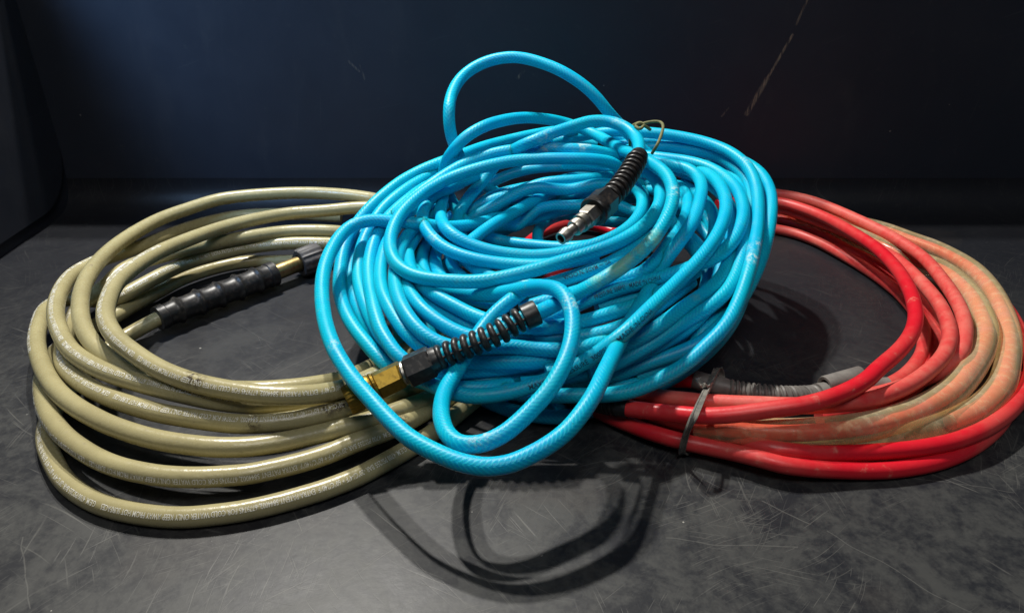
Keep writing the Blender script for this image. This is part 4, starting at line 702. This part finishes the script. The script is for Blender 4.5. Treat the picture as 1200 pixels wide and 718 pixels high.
MB().lathe(fp, [(q + 0.0205, 0.006), (q + 0.0205, 0.0084), (q + 0.022, 0.0090), (q + 0.023, 0.0084), (q + 0.0245, 0.0092), (q + 0.038, 0.0092), (q + 0.040, 0.0086), (q + 0.040, 0.005), (q + 0.034, 0.005)], 90, jit=knurl).build("brass_coupler", M['brass'], blue)

# ------------------------------------------------------------------ strap round the red coil
def ribbon(pts, w, th, name, mat, parent=None, widthdir=(1, 0.1, 0)):
    p = Path(np.array(pts) / 1000.0, 0.0015)
    wd = np.array(widthdir, float); V = []; Fc = []
    m = len(p.s)
    for k in range(m):
        t = p.t[k]; a = wd - t * np.dot(wd, t); a /= np.linalg.norm(a); c = np.cross(t, a)
        tw = 0.35 * math.sin(k / m * 11)
        a, c = a * math.cos(tw) + c * math.sin(tw), c * math.cos(tw) - a * math.sin(tw)
        for (i, j) in ((-1, -1), (-0.55, -1), (-0.55, -.45), (.55, -.45), (.55, -1), (1, -1), (1, 1), (.55, 1), (.55, .45), (-.55, .45), (-.55, 1), (-1, 1)):
            V.append(p.p[k] + a * i * w / 2 + c * j * th / 2)
    q = 12
    for k in range(m - 1):
        for j in range(q):
            Fc.append((k * q + j, k * q + (j + 1) % q, (k + 1) * q + (j + 1) % q, (k + 1) * q + j))
    Fc.append(tuple(range(q))[::-1]); Fc.append(tuple((m - 1) * q + j for j in range(q)))
    return MB().raw(V, Fc).build(name, mat, parent, smooth=False)
tie = tag(empty("cable_tie"), "shiny dark plastic cable tie strapped round the red hose bundle", "cable tie")
ribbon([(142.3,430.5,20.0),(136.8,416.2,26.0),(128.6,398.2,30.0),(121.3,382.5,33.0),(114.0,366.1,37.0),(107.6,352.3,39.0),(104.3,348.3,34.0),(103.8,351.8,23.0),(103.9,354.5,13.0),(105.1,358.5,5.0),(110.6,365.2,1.5),(127.0,389.8,1.2),(145.4,428.2,1.5),(149.3,437.8,8.0),(146.4,437.7,16.0)], 0.0042, 0.0016, "strap", M['tie'], tie)
ribbon([(127.7,395.3,32.0),(122.8,389.5,34.0),(120.3,390.9,35.0),(119.5,395.2,36.0)], 0.0040, 0.0014, "loose_tail", M['tie'], tie)

# ------------------------------------------------------------------ olive cord knotted on top of the pile
cord = tag(empty("tie_cord"), "thin olive green cord knotted at the top of the blue hose pile", "cord")
p = Path(np.array([(99.3,611.5,124.0),(98.6,607.0,134.0),(100.5,604.8,141.0),(104.4,604.2,144.0),(109.9,604.6,146.0),(116.8,604.8,147.0),(121.3,602.1,147.0),(122.0,593.9,146.0),(119.1,583.2,142.0),(114.9,575.2,136.0),(112.1,578.8,128.0)]) / 1000.0, 0.0012)
MB().lathe(p, [(s, 0.00125) for s in p.s], 10).build("cord_loop", M['cord'], cord)
p = Path(np.array([(97.4,607.5,141.0),(101.3,606.9,144.0),(104.3,600.7,147.0),(105.9,592.8,147.0),(102.2,586.2,146.0),(99.3,590.2,147.0),(102.1,591.7,149.0),(107.5,593.9,146.0),(112.8,598.5,142.0)]) / 1000.0, 0.0008)
MB().lathe(p, [(s, 0.00130) for s in p.s], 10).build("knot", M['cord'], cord)

# ------------------------------------------------------------------ put each thing's origin at its base
for root in (beige, red, blue, tie, cord):
    kids = [o for o in col.objects if o.parent == root]
    P = np.vstack([np.array([v.co[:] for v in o.data.vertices]) for o in kids])
    base = Vector((float(P[:, 0].mean()), float(P[:, 1].mean()), float(P[:, 2].min())))
    root.location = base
    for o in kids:
        o.location = -base
        for g in [c for c in col.objects if c.parent == o]:
            g.location = (0, 0, 0)
